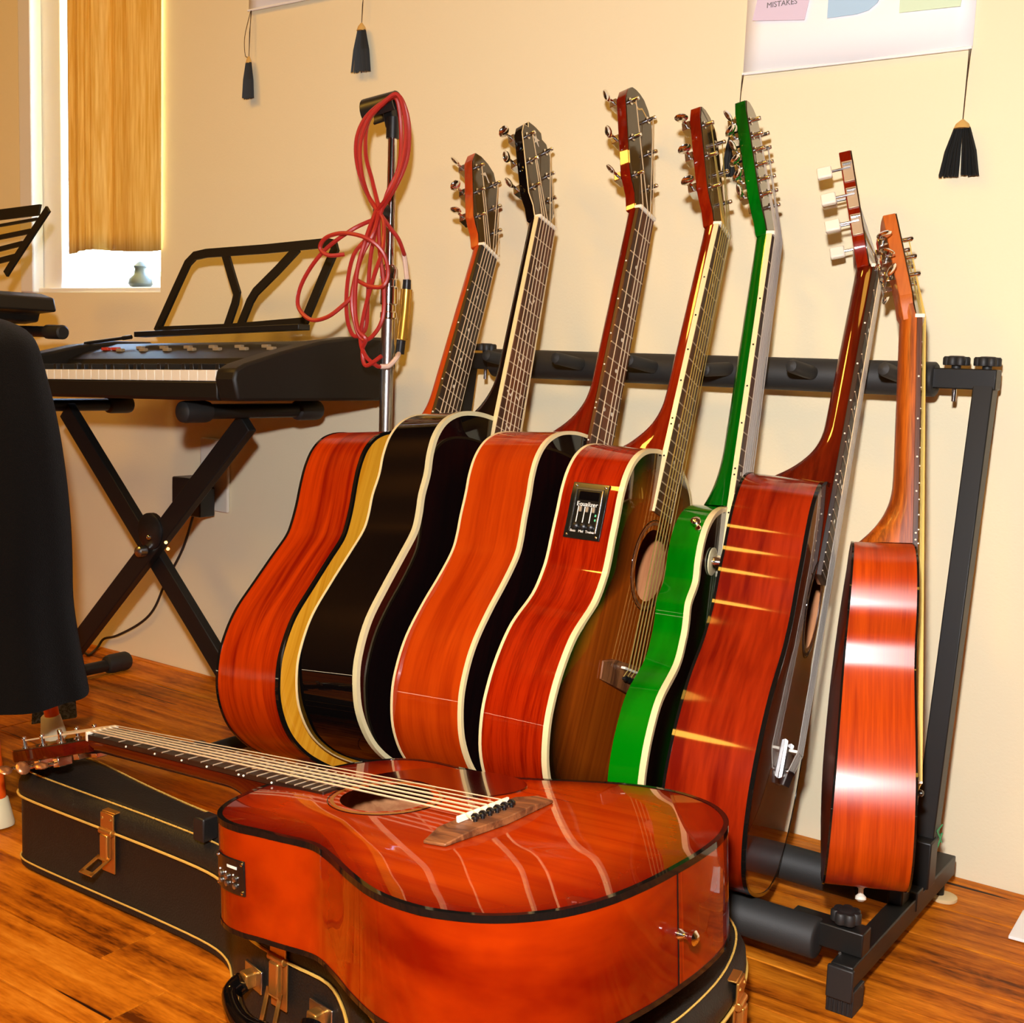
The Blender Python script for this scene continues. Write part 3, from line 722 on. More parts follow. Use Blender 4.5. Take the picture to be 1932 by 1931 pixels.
G4 = guitar('electro_acoustic_guitar', 'red mahogany guitar with black preamp panel and tobacco sunburst top on the rack', **POSE['g4'], near=0.918, arch=0.002, rib=rib4, top=top4, back=rib4,
            bind=M['cream'], bbind=M['cream'], bw=.0062, bbw=.003, neck=neck4, fb=M['rosewood'], fb_bind=M['cream'], head='paddle', head_len=.187, head_ang=17, string='gold_string', bridge_u=.185, rosette=M['bridge_wood'])
G5 = guitar('thin_body_guitar', 'thin green lacquered guitar with twelve tuners and black burst top on the rack', **POSE['g5'], near=0.955, rib=rib5, top=top5, back=rib5,
            bind=M['cream'], bbind=None, bw=.0068, neck=neck5, fb=M['rosewood'], fb_bind=M['cream'], head='long', head_len=.196, head_ang=16, ntun=6, tuner='mini', nstr=12, hole=False, string='steel_string', arch=.004)
G6 = guitar('acoustic_guitar', 'dark cherry guitar with white tuner buttons and chrome bridge on the rack', **POSE['g6'], near=0.964, arch=0.002, nf=12, rib=rib6, top=top6, back=rib6,
            bind=M['black_binding'], bbind=M['black_binding'], bw=.004, bbw=.0025, neck=neck6, fb=M['ebony'], head='slot', head_len=.168, head_ang=17, head_side=neck4, tuner='slot', string='steel_string', bridge='metal', bridge_u=.155, raised=.004)
G7 = guitar('small_guitar', 'small satin orange-brown guitar at the right end of the rack', **POSE['g7'], near=0.942, nf=12, rib=rib7, top=top7, back=back7,
            bind=M['black_binding'], bbind=M['black_binding'], bw=.0014, bbw=.0016, neck=neck7, fb=M['rosewood'], head='small', head_len=.135, head_ang=12, head_side=wood('orange_head', lin((176, 82, 18)), lin((200, 104, 30)), (6, 60, 60), .4, 0), string='gold_string')
G8 = guitar('electro_acoustic_guitar', 'cherry sunburst acoustic guitar lying face up on the black case', **POSE['g8'], near=.975, sr=1.25, rib=rib8, top=top8, back=rib8,
            bind=M['black_binding'], bbind=M['black_binding'], bw=.0052, bbw=.004, neck=neck8, fb=M['ebony'], head='paddle', head_len=.175, head_ang=12, bridge_u=.197, rosette=mat('thin_gold_ring', lin((150, 92, 30)), .4), arch=.004, btn=mat('copper_button', (0.62, 0.28, 0.12), .3, metal=.8))


def screw(p, nrm, parent, r=.0016, name='screw'):
    MB().lathe(p, nrm, [(r, 0), (r, .0006), (r * .5, .0012)], 8).build(name, M['chrome'], parent)


# preamp on the red mahogany guitar
def preamp(g, i0, i1, w0, w1, big=True):
    root = g['root']
    pl = rib_patch(g, i0, i1, w0, w1, 0, .0022, 'preamp_panel', M['amp_plastic'], root)
    O, N = g['O'], g['N']

    def pos(fi, fw, off=.0024):
        q = i0 + (i1 - i0) * fi; a = int(q); t = q - a; p = O[a] * (1 - t) + O[a + 1] * t; nn = N[a] * (1 - t) + N[a + 1] * t
        return A([p[0] + nn[0] * off, p[1] + nn[1] * off, w0 + (w1 - w0) * fw]), A([nn[0], nn[1], 0])
    di = i1 - i0; dw = w1 - w0
    for a_, b_ in ((.06, .10), (.06, .90), (.94, .10), (.94, .90)):
        p, nn = pos(a_, b_); screw(p, nn, pl)
    if big:
        rib_patch(g, i0 + di * .12, i0 + di * .88, w0 + dw * .12, w0 + dw * .17, .0022, .0012, 'bezel', M['amp_edge'], pl)
        rib_patch(g, i0 + di * .12, i0 + di * .88, w0 + dw * .83, w0 + dw * .88, .0022, .0016, 'bezel', M['steel'], pl)
        rib_patch(g, i0 + di * .86, i0 + di * .90, w0 + dw * .12, w0 + dw * .88, .0022, .0012, 'bezel', M['amp_edge'], pl)
        rib_patch(g, i0 + di * .68, i0 + di * .84, w0 + dw * .24, w0 + dw * .78, .0022, .0006, 'display', M['black_gloss'], pl)
        for k, f in enumerate((.26, .44, .62)):
            rib_patch(g, i0 + di * .28, i0 + di * .56, w0 + dw * (f), w0 + dw * (f + .025), .0022, .0004, 'slider_scale', M['print_white'], pl)
            rib_patch(g, i0 + di * .46, i0 + di * .56, w0 + dw * (f + .05), w0 + dw * (f + .12), .0022, .0026, 'slider_knob', M['button_grey'], pl)
        rib_patch(g, i0 + di * .32, i0 + di * .36, w0 + dw * .76, w0 + dw * .80, .0022, .0006, 'indicator', M['print_green'], pl)
        rib_patch(g, i0 + di * .40, i0 + di * .44, w0 + dw * .75, w0 + dw * .79, .0022, .0006, 'indicator', M['print_green'], pl)
        for f in (.30, .50, .70):
            p, nn = pos(.22, f); MB().lathe(p, nn, [(.004, 0), (.004, .003), (.002, .0045)], 12).build('control_knob', M['black_plastic'], pl)
        panel_text(g, pl, 'Equalizer', i0 + di * .605, w0 + dw * .50, .0078, .0024, i0, i1)
        panel_text(g, pl, 'Bass', i0 + di * .135, w0 + dw * .24, .0044, .0024, i0, i1)
        panel_text(g, pl, 'Mid', i0 + di * .135, w0 + dw * .46, .0044, .0024, i0, i1)
        panel_text(g, pl, 'Treble', i0 + di * .135, w0 + dw * .70, .0044, .0024, i0, i1)
    else:
        for a_ in (.25, .5, .75):
            for b_ in (.25, .45):
                p, nn = pos(a_, b_); MB().lathe(p, nn, [(.0026, 0), (.0026, .0018), (.001, .0026)], 10).build('control_knob', M['steel'], pl)
                p, nn = pos(a_ + .06, b_ + .10); MB().ball(p, .0009, 8).build('indicator', M['print_white'], pl)
        rib_patch(g, i0 + di * .2, i0 + di * .5, w0 + dw * .72, w0 + dw * .80, .0022, .0005, 'print_block', M['print_white'], pl)
    return pl


def text_mesh(body, size, extrude=0.0003):
    cu = bpy.data.curves.new('lettering', 'FONT'); cu.body = body; cu.size = size; cu.extrude = extrude; cu.align_x = 'CENTER'; cu.align_y = 'CENTER'
    ob = bpy.data.objects.new('lettering', cu); col.objects.link(ob); dg = bpy.context.evaluated_depsgraph_get()
    me = bpy.data.meshes.new_from_object(ob.evaluated_get(dg)); bpy.data.objects.remove(ob); bpy.data.curves.remove(cu)
    return me


def panel_text(g, parent, body, idx, wmid, size, off, i0, i1):
    me = text_mesh(body, size); a = int(idx); t = idx - a; O, N = g['O'], g['N']
    p = O[a] * (1 - t) + O[a + 1] * t; nn = N[a] * (1 - t) + N[a + 1] * t; nn /= np.linalg.norm(nn)
    z = A([nn[0], nn[1], 0]); x = A([0, 0, 1.0]); y = np.cross(z, x)
    ob = bpy.data.objects.new('lettering', me); col.objects.link(ob); ob.parent = parent; me.materials.append(M['print_white'])
    q = A([p[0] + nn[0] * off, p[1] + nn[1] * off, wmid])
    ob.matrix_local = Matrix([[x[i], y[i], z[i], q[i]] for i in range(3)] + [[0, 0, 0, 1]])


preamp(G4, 59.3, 72.2, -0.067, -0.0175, True)
preamp(G8, 68.2, 77.6, -0.064, -0.031, False)
# end pins, strap buttons, seam
def pin(g, p, nrm, material, name='end_pin', k=1.0):
    MB().lathe(p, nrm, [(.0045 * k, 0), (.0045 * k, .003 * k), (.0028 * k, .005 * k), (.0028 * k, .010 * k), (.006 * k, .013 * k), (.0062 * k, .016 * k), (.003 * k, .0185 * k)], 16).build(name, material, g['root'])


pin(G8, (0, 0, -.055), (-1, 0, 0), M['chrome'])
MB().box((-.0004, 0, -.05), (.0008, .0012, .094)).build('centre_seam', M['black_binding'], G8['root'], smooth=0)
pin(G7, (0, 0, -.045), (-1, 0, 0), M['bone'])
i_ = 79
pin(G5, (G5['O'][i_][0], G5['O'][i_][1], -.012), (G5['N'][i_][0], G5['N'][i_][1], 0), M['chrome'], 'strap_button')
MB().lathe((.366, .067, .002), (0, 0, 1), [(.0175, 0), (.0175, .0015), (.016, .002)], 28).build('knob_disc', M['cream2'], G5['root'])
MB().lathe((.366, .067, .004), (0, 0, 1), [(.0085, 0), (.0085, .006), (.0065, .010), (.0065, .014), (.005, .016)], 20).build('control_knob', M['chrome'], G5['root'])
# pickguard of the lying guitar
pg = spline([(0.392, -0.046), (0.370, -0.093), (0.335, -0.1156), (0.277, -0.126), (0.240, -0.113), (0.232, -0.085), (0.252, -0.045), (0.275, -0.034), (0.295, -0.042), (0.318, -0.055), (0.345, -0.058), (0.372, -0.05)], 5, True)
MB().prism([tuple(p) for p in pg], lambda a, b_, c_: (a, b_, c_), 0.0018, 0.0046).build('pickguard', mat('dark_red_pickguard', lin((52, 6, 4)), .12, coat=1.0, coat_rough=.01), G8['root'])
# star on the black headstock
hf = G2['hf']; st = []
for k in range(10): r_ = .013 if k % 2 == 0 else .0045; st.append((.158 + r_ * math.cos(k * math.pi / 5), r_ * .8 * math.sin(k * math.pi / 5)))
MB().prism(st, hf, .0006, .0012).build('star_inlay', M['pearl'], G2['hs'])
hf = G3['hf']
MB().strip([(.182, -.022), (.188, -.010), (.180, .002), (.186, .012), (.178, .022)], .003, hf, .0006, .0011).build('headstock_script', M['gold_thread'], G3['hs'])
hf = G1['hf']
MB().strip([(.150, -.012), (.162, .0), (.150, .012), (.158, .0)], .003, hf, .0006, .0011).build('headstock_emblem', M['pearl'], G1['hs'])


# ------------------------------------------------------------------ guitar rack
rk = empty('guitar_rack', (-0.81, 1.40, 0), 'black metal guitar rack with foam tubes holding seven upright guitars', 'guitar rack'); L = local(rk)
XR, XL, TB = -0.400, -1.226, 0.025
for X in (XR, XL):
    MB().box(L((X, 1.398, .043)), (TB, .386, .026)).build('base_beam', M['black_metal'], rk, bevel=.0015)
    MB().box(L((X, 1.203, .036)), (TB + .004, .006, .036)).build('beam_end_cap', M['rubber'], rk, bevel=.0015)
    MB().bar(L((X, 1.478, .056)), L((X, 1.588, .672)), .026, TB, (0, 1, 0)).build('upright', M['black_metal'], rk, bevel=.0015)
    MB().box(L((X, 1.472, .085)), (TB + .006, .030, .06)).build('upright_bracket', M['black_metal'], rk, bevel=.002)
    ft = MB().box(L((X, 1.222, .0145)), (.030, .034, .029))
    for k in range(6): ft.box(L((X - .0125 + .005 * k, 1.2045, .0145)), (.0022, .0022, .026))
    ft.build('rubber_foot', M['rubber'], rk, bevel=.001)
    MB().lathe(L((X + .006, 1.572, .0003)), (0, 0, 1), [(.016, 0), (.017, .001), (.017, .005), (.015, .006)], 24).build('felt_disc', M['felt'], rk)
    MB().cyl(L((X, 1.572, .005)), L((X, 1.572, .032)), .006).build('levelling_pin', M['black_metal'], rk)
    inward = 1 if X < -.8 else -1
    MB().box(L((X + inward * .025, 1.588, .681)), (.080, .026, .026)).build('bar_arm', M['black_metal'], rk, bevel=.0015)
    for xo in (0.0, inward * .038):
        kn = MB().lathe(L((X + xo, 1.588, .694)), (0, 0, 1), [(.006, 0), (.006, .005), (.0045, .006)], 12)
        for k in range(7): a_ = 2 * math.pi * k / 7; kn.lathe(L((X + xo + .0105 * math.cos(a_), 1.588 + .0105 * math.sin(a_), .698)), (0, 0, 1), [(.0062, 0), (.0066, .002), (.0066, .009), (.005, .011)], 10)
        kn.lathe(L((X + xo, 1.588, .698)), (0, 0, 1), [(.011, 0), (.011, .011), (.008, .012)], 14)
        kn.build('clamp_knob', M['rubber'], rk)
    MB().cyl(L((X + inward * .038, 1.588, .652)), L((X + inward * .038, 1.588, .668)), .003).build('bolt', M['chrome'], rk)
    MB().box(L((X + inward * .030, 1.243, .070)), (.085, .026, .027)).build('front_arm', M['black_metal'], rk, bevel=.0015)
    MB().box(L((X + inward * .036, 1.432, .052)), (.10, .024, .024)).build('rear_arm', M['black_metal'], rk, bevel=.0015)
    kn = MB().lathe(L((X + inward * .012, 1.243, .0835)), (0, 0, 1), [(.006, 0), (.006, .004), (.011, .0045), (.011, .015), (.008, .017)], 14)
    for k in range(7): a_ = 2 * math.pi * k / 7; kn.lathe(L((X + inward * .012 + .0105 * math.cos(a_), 1.243 + .0105 * math.sin(a_), .088)), (0, 0, 1), [(.0062, 0), (.0066, .002), (.0066, .010), (.005, .012)], 10)
    kn.build('clamp_knob', M['rubber'], rk)
    MB().box(L((X + inward * .004, 1.405, .068)), (.018, .03, .05)).build('rear_bracket', M['black_metal'], rk, bevel=.002)
    for yy in (1.225, 1.238): MB().ball(L((X + inward * .010, yy, .0575)), .0022, 8).build('bolt', M['chrome'], rk)


def foam(nm, x0, x1, y, z, r, ri=.013):
    prof = [(ri, 0), (ri, -.0), (r - .002, 0), (r, .002), (r, x1 - x0 - .002), (r - .002, x1 - x0), (ri, x1 - x0)]
    MB().lathe(L((x0, y, z)), (1, 0, 0), prof, 28).build(nm, M['foam'], rk, smooth=50)


foam('top_foam_tube', -1.170, -0.462, 1.588, .679, .0225)
foam('front_foam_tube', -1.165, -0.436, 1.228, .065, .0225)
foam('rear_foam_tube', -1.165, -0.462, 1.432, .052, .0225)
for k, (px, py) in enumerate(((914, 672), (1046, 675), (1185, 675), (1322, 700), (1486, 689), (1666, 697))):
    x = (-1.122, -0.994, -0.868, -0.748, -0.624, -0.502)[k]; dz = -.004 if k == 3 else .006
    p0, p1 = L((x + .002, 1.572, .681 + (0 if k != 3 else .002))), L((x, 1.497, .684 + dz)); d = (p1 - p0)
    MB().tube([p0, p0 + d * .9, p0 + d * .97, p0 + d], [.0095, .0093, .0075, .002], 14).build('neck_peg', M['foam'], rk)
MB().tube([L((XR + .014, 1.49, .1)), L((XR + .017, 1.496, .118)), L((XR + .012, 1.50, .112)), L((XR + .018, 1.492, .107)), L((XR + .013, 1.487, .122)), L((XR + .016, 1.497, .128))], .0009, 5).build('green_thread', M['green_thread'], rk)


# ------------------------------------------------------------------ guitar case on the floor
cs = empty('guitar_case', (-0.9, 0.9, 0), 'worn black hard guitar case with yellow stitching lying on the floor', 'guitar case')
near = [(-1.400, 0), (-1.396, .018), (-1.380, .032), (-1.34, .036), (-1.22, .034), (-1.10, .032), (-1.01, .034), (-.965, .046), (-.93, .070), (-.897, .092), (-.85, .112), (-.79, .120), (-.735, .124), (-.69, .150), (-.64, .190), (-.58, .212), (-.52, .205), (-.47, .165), (-.44, .110), (-.424, .05), (-.42, 0)]
far = [(-.424, -.07), (-.44, -.135), (-.465, -.18), (-.51, -.212), (-.58, -.222), (-.64, -.20), (-.69, -.165), (-.74, -.14), (-.80, -.135), (-.86, -.125), (-.92, -.10), (-.97, -.065), (-1.02, -.042), (-1.10, -.038), (-1.22, -.048), (-1.34, -.062), (-1.385, -.05), (-1.398, -.025)]
co = np.array(spline([A((x, .9 - y)) for x, y in near + far], 4, True)); nC = len(co)
tg = np.roll(co, -1, 0) - np.roll(co, 1, 0); tg /= np.linalg.norm(tg, axis=1)[:, None]; cN = np.stack([tg[:, 1], -tg[:, 0]], 1)
if ((co + cN * .01 - A([-.7, .9]))[0] ** 2).sum() < ((co - A([-.7, .9]))[0] ** 2).sum(): cN = -cN


def ring_pts(off, z, flat=None):
    return [L2((p[0] + q[0] * off, p[1] + q[1] * off, z if flat is None else z + flat(p))) for p, q in zip(co, cN)]


L2 = local(cs)
def loft(rings, nm, material, parent, cap0=False, cap1=False, smooth=50):
    mb = MB(); vs = [p for r_ in rings for p in r_]
    fs = [(a * nC + i, a * nC + (i + 1) % nC, (a + 1) * nC + (i + 1) % nC, (a + 1) * nC + i) for a in range(len(rings) - 1) for i in range(nC)]
    if cap0: fs.append(tuple(range(nC)))
    if cap1: fs.append(tuple((len(rings) - 1) * nC + i for i in range(nC)))
    return mb.add(vs, fs).build(nm, material, parent, smooth=smooth)


base = loft([ring_pts(-.006, 0.001), ring_pts(.0, .004), ring_pts(.001, .012), ring_pts(-.001, .016), ring_pts(-.001, .094), ring_pts(.001, .099)], 'case_base', M['leather'], cs, True, False)
dome = lambda p: .016 * math.exp(-(((p[0] + .60) / .2) ** 2))
rings = [ring_pts(.0015, .1005), ring_pts(.003, .106), ring_pts(.002, .116), ring_pts(-.003, .125), ring_pts(-.010, .130)]
# top of the lid as concentric rings up to a gently arched crown
crown = []
for t in (.93, .86, .78, .66, .5, .3, .1, .01):
    r_ = []
    for p, q in zip(co, cN):
        cx = min(max(p[0], -1.36), -.52); axis = A([cx, .9]); b_ = axis + (p + q * -.010 - axis) * t
        r_.append(L2((b_[0], b_[1], .130 + (.002 if t < .9 else .0) + (.005 * math.exp(-(((b_[0] + .58) / .2) ** 2))) * (1 - t) ** .5)))
    crown.append(r_)
loft(rings + crown, 'case_lid', M['leather'], cs, False, True)
MB().tube([A(p) for p in ring_pts(.0038, .1000)], .0016, 6, True).build('lid_piping', M['stitch'], cs)
MB().tube([A(p) for p in ring_pts(.0012, .0135)], .0012, 6, True).build('base_piping', M['stitch'], cs)
# stitch run round the lid: short separate threads in one mesh
tp = np.array([A(p) for p in ring_pts(-.008, .1305)]); sl = np.concatenate([[0], np.cumsum(np.linalg.norm(np.roll(tp, -1, 0) - tp, axis=1))])
tot = sl[-1]; mb = MB(); s_ = 0.0
def along(s):
    s = s % tot; i = int(np.searchsorted(sl, s, 'right') - 1); t = (s - sl[i]) / (sl[i + 1] - sl[i]); return tp[i % nC] * (1 - t) + tp[(i + 1) % nC] * t
while s_ < tot:
    mb.tube([along(s_ + q * .0088) for q in (0, .33, .66, 1)], .0011, 5); s_ += .0100
tag(mb.build('stitching', M['stitch'], cs), kind='stuff')


def latch(px, py, z, tilt, hang):
    p = atz(px, py, z); i = int(np.argmin(((co - p[:2]) ** 2).sum(1))); c = co[i]; nn = A([cN[i][0], cN[i][1], 0]); tt = A([-nn[1], nn[0], 0]); zz = A([0, 0, 1.0])
    B = np.stack([tt, nn, zz], 1); o_ = lambda a, b_, h: L2(A([c[0], c[1], 0]) + tt * a + nn * b_ + zz * h)
    la = MB().box(o_(0, .004, .074), (.024, .002, .050), B).build('latch', M['brass'], cs, bevel=.0006)
    MB().box(o_(0, .006, .112), (.024, .003, .024), B).cyl(o_(-.012, .007, .101), o_(.012, .007, .101), .0045, n=12).box(o_(0, -.001, .1245), (.024, .012, .002), B).build('latch_hasp', M['brass'], la, bevel=.001)
    MB().box(o_(0, .009, .082), (.014, .008, .034), B).build('latch_body', M['brass'], la, bevel=.002)
    # hanging bail, a flat frame
    up, out = math.cos(tilt), math.sin(tilt)
    d = -zz * up + nn * out; o0 = A([c[0], c[1], 0]) + zz * .070 + nn * .010; e2 = np.cross(tt, d); Bl = np.stack([tt, e2, d], 1); mb = MB()
    for a, q, sa, sq in ((-.0095, .02, .005, .04), (.0095, .02, .005, .04), (0, .0035, .024, .007), (0, .037, .024, .008)): mb.box(L2(o0 + tt * a + d * q * hang), (sa, .0016, sq * hang), Bl)
    mb.build('latch_bail', M['brass'], la, bevel=.0004)
    for a in (-.008, .008): MB().ball(o_(a, .0075, .117), .0022, 8).build('rivet', M['brass'], la)


latch(182, 1575, .1, 1.15, .75)
latch(540, 1800, .1, .25, 1.0)
latch(1386, 1883, .1, .2, .9)
# handle: two brass mounts and a curved black grip
i = int(np.argmin(((co - atz(480, 1850, .06)[:2]) ** 2).sum(1))); i2 = int(np.argmin(((co - atz(610, 1915, .06)[:2]) ** 2).sum(1)))
pa_, pb_ = co[i], co[i2]; na = A([cN[i][0], cN[i][1], 0]); nb = A([cN[i2][0], cN[i2][1], 0])
h0 = A([pa_[0], pa_[1], .062]); h1 = A([pb_[0], pb_[1], .062]); mid = (h0 + h1) / 2 + (na + nb) / 2 * .034; mid[2] = .045
for h_, n_ in ((h0, na), (h1, nb)):
    t_ = A([-n_[1], n_[0], 0]); B = np.stack([t_, n_, A([0, 0, 1.0])], 1)
    hm = MB().box(L2(h_ + n_ * .002), (.034, .003, .024), B).build('handle_mount', M['steel'], cs, bevel=.001)
    MB().box(L2(h_ + n_ * .008), (.014, .014, .016), B).build('handle_ring', M['brass'], hm, bevel=.002)
hp = spline([h0 + na * .012, h0 + na * .026 + A([0, 0, -.012]), mid + na * .010, h1 + nb * .026 + A([0, 0, -.012]), h1 + nb * .012], 6)
MB().tube([L2(p) for p in hp], [.006] + [.0105] * (len(hp) - 2) + [.006], 12).build('handle', M['black_gloss'], cs)
p = atz(372, 1588, .134); MB().box(L2((p[0], p[1] + .012, .147)), (.018, .022, .028)).build('lid_block', M['black_plastic'], cs, bevel=.002)


# ------------------------------------------------------------------ keyboard
KX, KY, KZ = -1.39, 1.40, 0.611
kt = math.radians(-1.8)
kb = empty('electronic_keyboard', (KX, KY, KZ), 'black electronic keyboard with white keys and open music rest by the window', 'keyboard'); kb.rotation_euler = (0, kt, 0)
LK = lambda p: A(p, float) - A([KX, KY, KZ])
XL_ = -2.085
side_prof = [(1.240, .607), (1.232, .640), (1.236, .655), (1.255, .664), (1.33, .684), (1.42, .704), (1.50, .714), (1.585, .715), (1.60, .705), (1.60, .665), (1.575, .612), (1.56, .607)]
body_prof = [(1.240, .607), (1.237, .612), (1.237, .636), (1.385, .636), (1.385, .667), (1.392, .676), (1.42, .688), (1.50, .708), (1.585, .711), (1.60, .705), (1.60, .665), (1.575, .612), (1.56, .607)]
MB().prism(body_prof, lambda y, z, x: LK((x, y, z)), XL_ + .05, KX - .045).build('keyboard_body', M['dark_plastic'], kb, smooth=25, bevel=.002)
MB().prism(side_prof, lambda y, z, x: LK((x, y, z)), KX - .045, KX).build('end_cheek', M['dark_plastic'], kb, smooth=25, bevel=.005)
MB().prism(side_prof, lambda y, z, x: LK((x, y, z)), XL_, XL_ + .05).build('end_cheek', M['dark_plastic'], kb, smooth=25, bevel=.005)
SP = .0207
wk = bk = None
for k in range(28):
    x = KX - .0475 - SP * (k + .5)
    if wk is None: wk = MB().box((0, 0, 0), (SP - .0011, .147, .017)).build('white_key', M['key_white'], kb, bevel=.001); q = wk
    else: q = wk.copy(); col.objects.link(q)
    q.location = Vector(LK((x, 1.311, .6455)))
    if k % 7 in (1, 2, 4, 5, 6):
        if bk is None: bk = MB().prism([(-.0055, 0), (.0055, 0), (.004, .011), (-.004, .011)], lambda a, b_, c_: (a, c_, b_), -.045, .045).build('black_key', M['key_black'], kb, bevel=.0008); q = bk
        else: q = bk.copy(); col.objects.link(q)
        q.location = Vector(LK((x - SP / 2, 1.339, .654)))
nlab = MB()
for k in range(18): nlab.box(LK((KX - .10 - .032 * k, 1.3845, .658)), (.006, .0008, .002))
nlab.build('drum_symbols', M['button_grey'], kb, smooth=0)
for k in range(13):
    x = KX - .13 - .034 * k; y = 1.43 + .02 * (k % 2); MB().box(LK((x, y, .693 + .0048 * (k % 2))), (.016, .009, .006)).build('panel_button', M['button_grey'], kb, bevel=.001)
for k in range(2): MB().box(LK((-1.985 + .03 * k, 1.44, .696)), (.020, .008, .006)).build('panel_button', M['button_red'], kb, bevel=.001)
# music rest (leans back a little), measured on a plane y = 1.50 and tilted with the keyboard
YR = 1.50
Rk = A([[math.cos(-kt), 0, math.sin(-kt)], [0, 1, 0], [-math.sin(-kt), 0, math.cos(-kt)]])
def rp(px, py):
    p = at(px, py, YR); q = Rk @ (p - A([KX, KY, KZ])); return (q[0], q[2])
def rfn(x, z, h): return (x, YR - KY + h + (z - .1) * .12, z)
mb = MB()
mb.strip([rp(292, 625), rp(320, 545), rp(338, 495), rp(350, 481), rp(372, 476), rp(480, 468), rp(600, 456), rp(612, 458), rp(616, 468), rp(598, 520), rp(568, 612)], .0165, rfn, 0, .006)
mb.strip([rp(296, 622), rp(430, 617), rp(572, 605)], .012, rfn, 0, .006)
mb.strip([rp(408, 478), rp(424, 520), rp(437, 553), rp(435, 572), rp(424, 616)], .017, rfn, .0005, .0055)
mb.strip([rp(545, 466), rp(510, 508), rp(472, 550), rp(463, 568), rp(449, 614)], .017, rfn, .0005, .0055)
rest = mb.build('music_rest', M['dark_plastic'], kb, smooth=25)
a_, b_ = rp(272, 632), rp(582, 618)
MB().bar((a_[0], YR - KY - .010, a_[1]), (b_[0], YR - KY - .010, b_[1]), .010, .028, (0, 0, 1)).build('rest_ledge', M['black_plastic'], rest, bevel=.001)
# pen lying on the panel
p0, p1 = at(160, 648, 1.44), at(248, 636, 1.47)
e = MB().tube([(0, 0, 0), (p1 - p0) * .8, (p1 - p0) * .82, p1 - p0], [.003, .003, .0042, .004], 10).build('pen', M['black_plastic']); e.location = Vector(p0); tag(e, 'thin black pen lying on the keyboard panel', 'pen')

# keyboard stand
ks = empty('keyboard_stand', (-1.83, 1.42, 0), 'black folding X-shaped stand under the keyboard with white keys', 'stand'); L = local(ks)
YS = 1.42
A1, B1 = at(128, 775, YS), at(404, 1232, YS); A2, B2 = at(476, 785, YS - .02), at(160, 1200, YS - .02)
def ext(p, q, z): t = (z - q[2]) / (p[2] - q[2]); return q + (p - q) * t
A1, B1 = ext(A1, B1, .556), ext(A1, B1, .02); A2, B2 = ext(A2, B2, .564), ext(A2, B2, .02)
MB().bar(L(A1), L(B1), .038, .018, (1, 0, 1)).build('stand_arm', M['black_metal'], ks, bevel=.002)
MB().bar(L(A2), L(B2), .038, .018, (1, 0, -1)).build('stand_arm', M['black_metal'], ks, bevel=.002)
cx = at(283, 1003, YS - .03)
MB().lathe(L(cx + A([0, -.004, 0])), (0, 1, 0), [(.030, 0), (.034, .003), (.034, .012), (.030, .014)], 24).build('pivot_plate', M['black_plastic'], ks)
MB().lathe(L(at(264, 1041, YS - .045)), (0, -1, 0), [(.010, -.01), (.010, .004), (.006, .008), (.001, .009)], 16).build('pivot_bolt', M['steel'], ks)
MB().ball(L(at(281, 1014, YS - .05)), .005, 10).build('pivot_pin', M['chrome'], ks)
for (px, py) in ((313, 1024), (317, 1036)): MB().cyl(L(at(px, py, YS - .041)), L(at(px, py, YS - .038)), .003).build('adjust_hole', M['brass'], ks)
for (T0, nm) in ((A1, 'a'), (A2, 'b')):
    x = T0[0]; z = .6065 - (KX - x) * math.tan(math.radians(1.8)) - .0190
    y0, y1 = (1.27, 1.56)
    t_ = MB().cyl(L((x, y0, z)), L((x, y1, z)), .0125, n=16).build('support_tube', M['black_metal'], ks)
    for y in (y0 - .012, y1 - .05): MB().lathe(L((x, y, z)), (0, 1, 0), [(.012, 0), (.017, .004), (.018, .010), (.018, .05), (.0165, .056)], 18).build('rubber_sleeve', M['rubber'], t_)
for B0 in (B1, B2):
    t_ = MB().cyl(L((B0[0], 1.24, .018)), L((B0[0], 1.56, .018)), .0125, n=16).build('floor_tube', M['black_metal'], ks)
    for y in (1.235, 1.52): MB().lathe(L((B0[0], y, .02)), (0, 1, 0), [(.012, 0), (.018, .004), (.020, .012), (.020, .05), (.017, .056)], 18).build('rubber_sleeve', M['rubber'], t_)

# wall socket, adapter and its lead
so = at(395, 905, WALL_Y); so[1] = WALL_Y
e = MB().box((0, -.004, 0), (.085, .008, .150)).build('wall_socket', M['socket_white'], None, bevel=.003); e.location = (-1.925, WALL_Y, .428); tag(e, 'white wall socket plate behind the keyboard stand', 'socket')
ad = empty('power_adapter', (-1.965, WALL_Y - .008, .395), 'black power adapter plugged into the white wall socket', 'adapter')
MB().box((0, -.025, 0), (.060, .05, .055)).build('adapter_body', M['black_plastic'], ad, bevel=.003)
MB().box((.032, -.03, -.02), (.05, .04, .06)).build('adapter_body', M['black_plastic'], ad, bevel=.003)
l0 = A([-1.965, WALL_Y - .008, .395]); path = [(0.02, -.03, -.045)] + [at(px, py, WALL_Y - .01 - .0 * k) - l0 for k, (px, py) in enumerate(((366, 968), (345, 1035), (312, 1100), (290, 1150), (262, 1178), (220, 1200), (196, 1206)))]
fp = [A(atz(184, 1222, .004)) - l0, A(atz(168, 1236, .004)) - l0, A(atz(160, 1232, .004)) - l0, A(atz(140, 1222, .004)) - l0]
MB().tube(spline(path + fp, 6), .0028, 8).build('adapter_lead', M['cord_black'], ad)

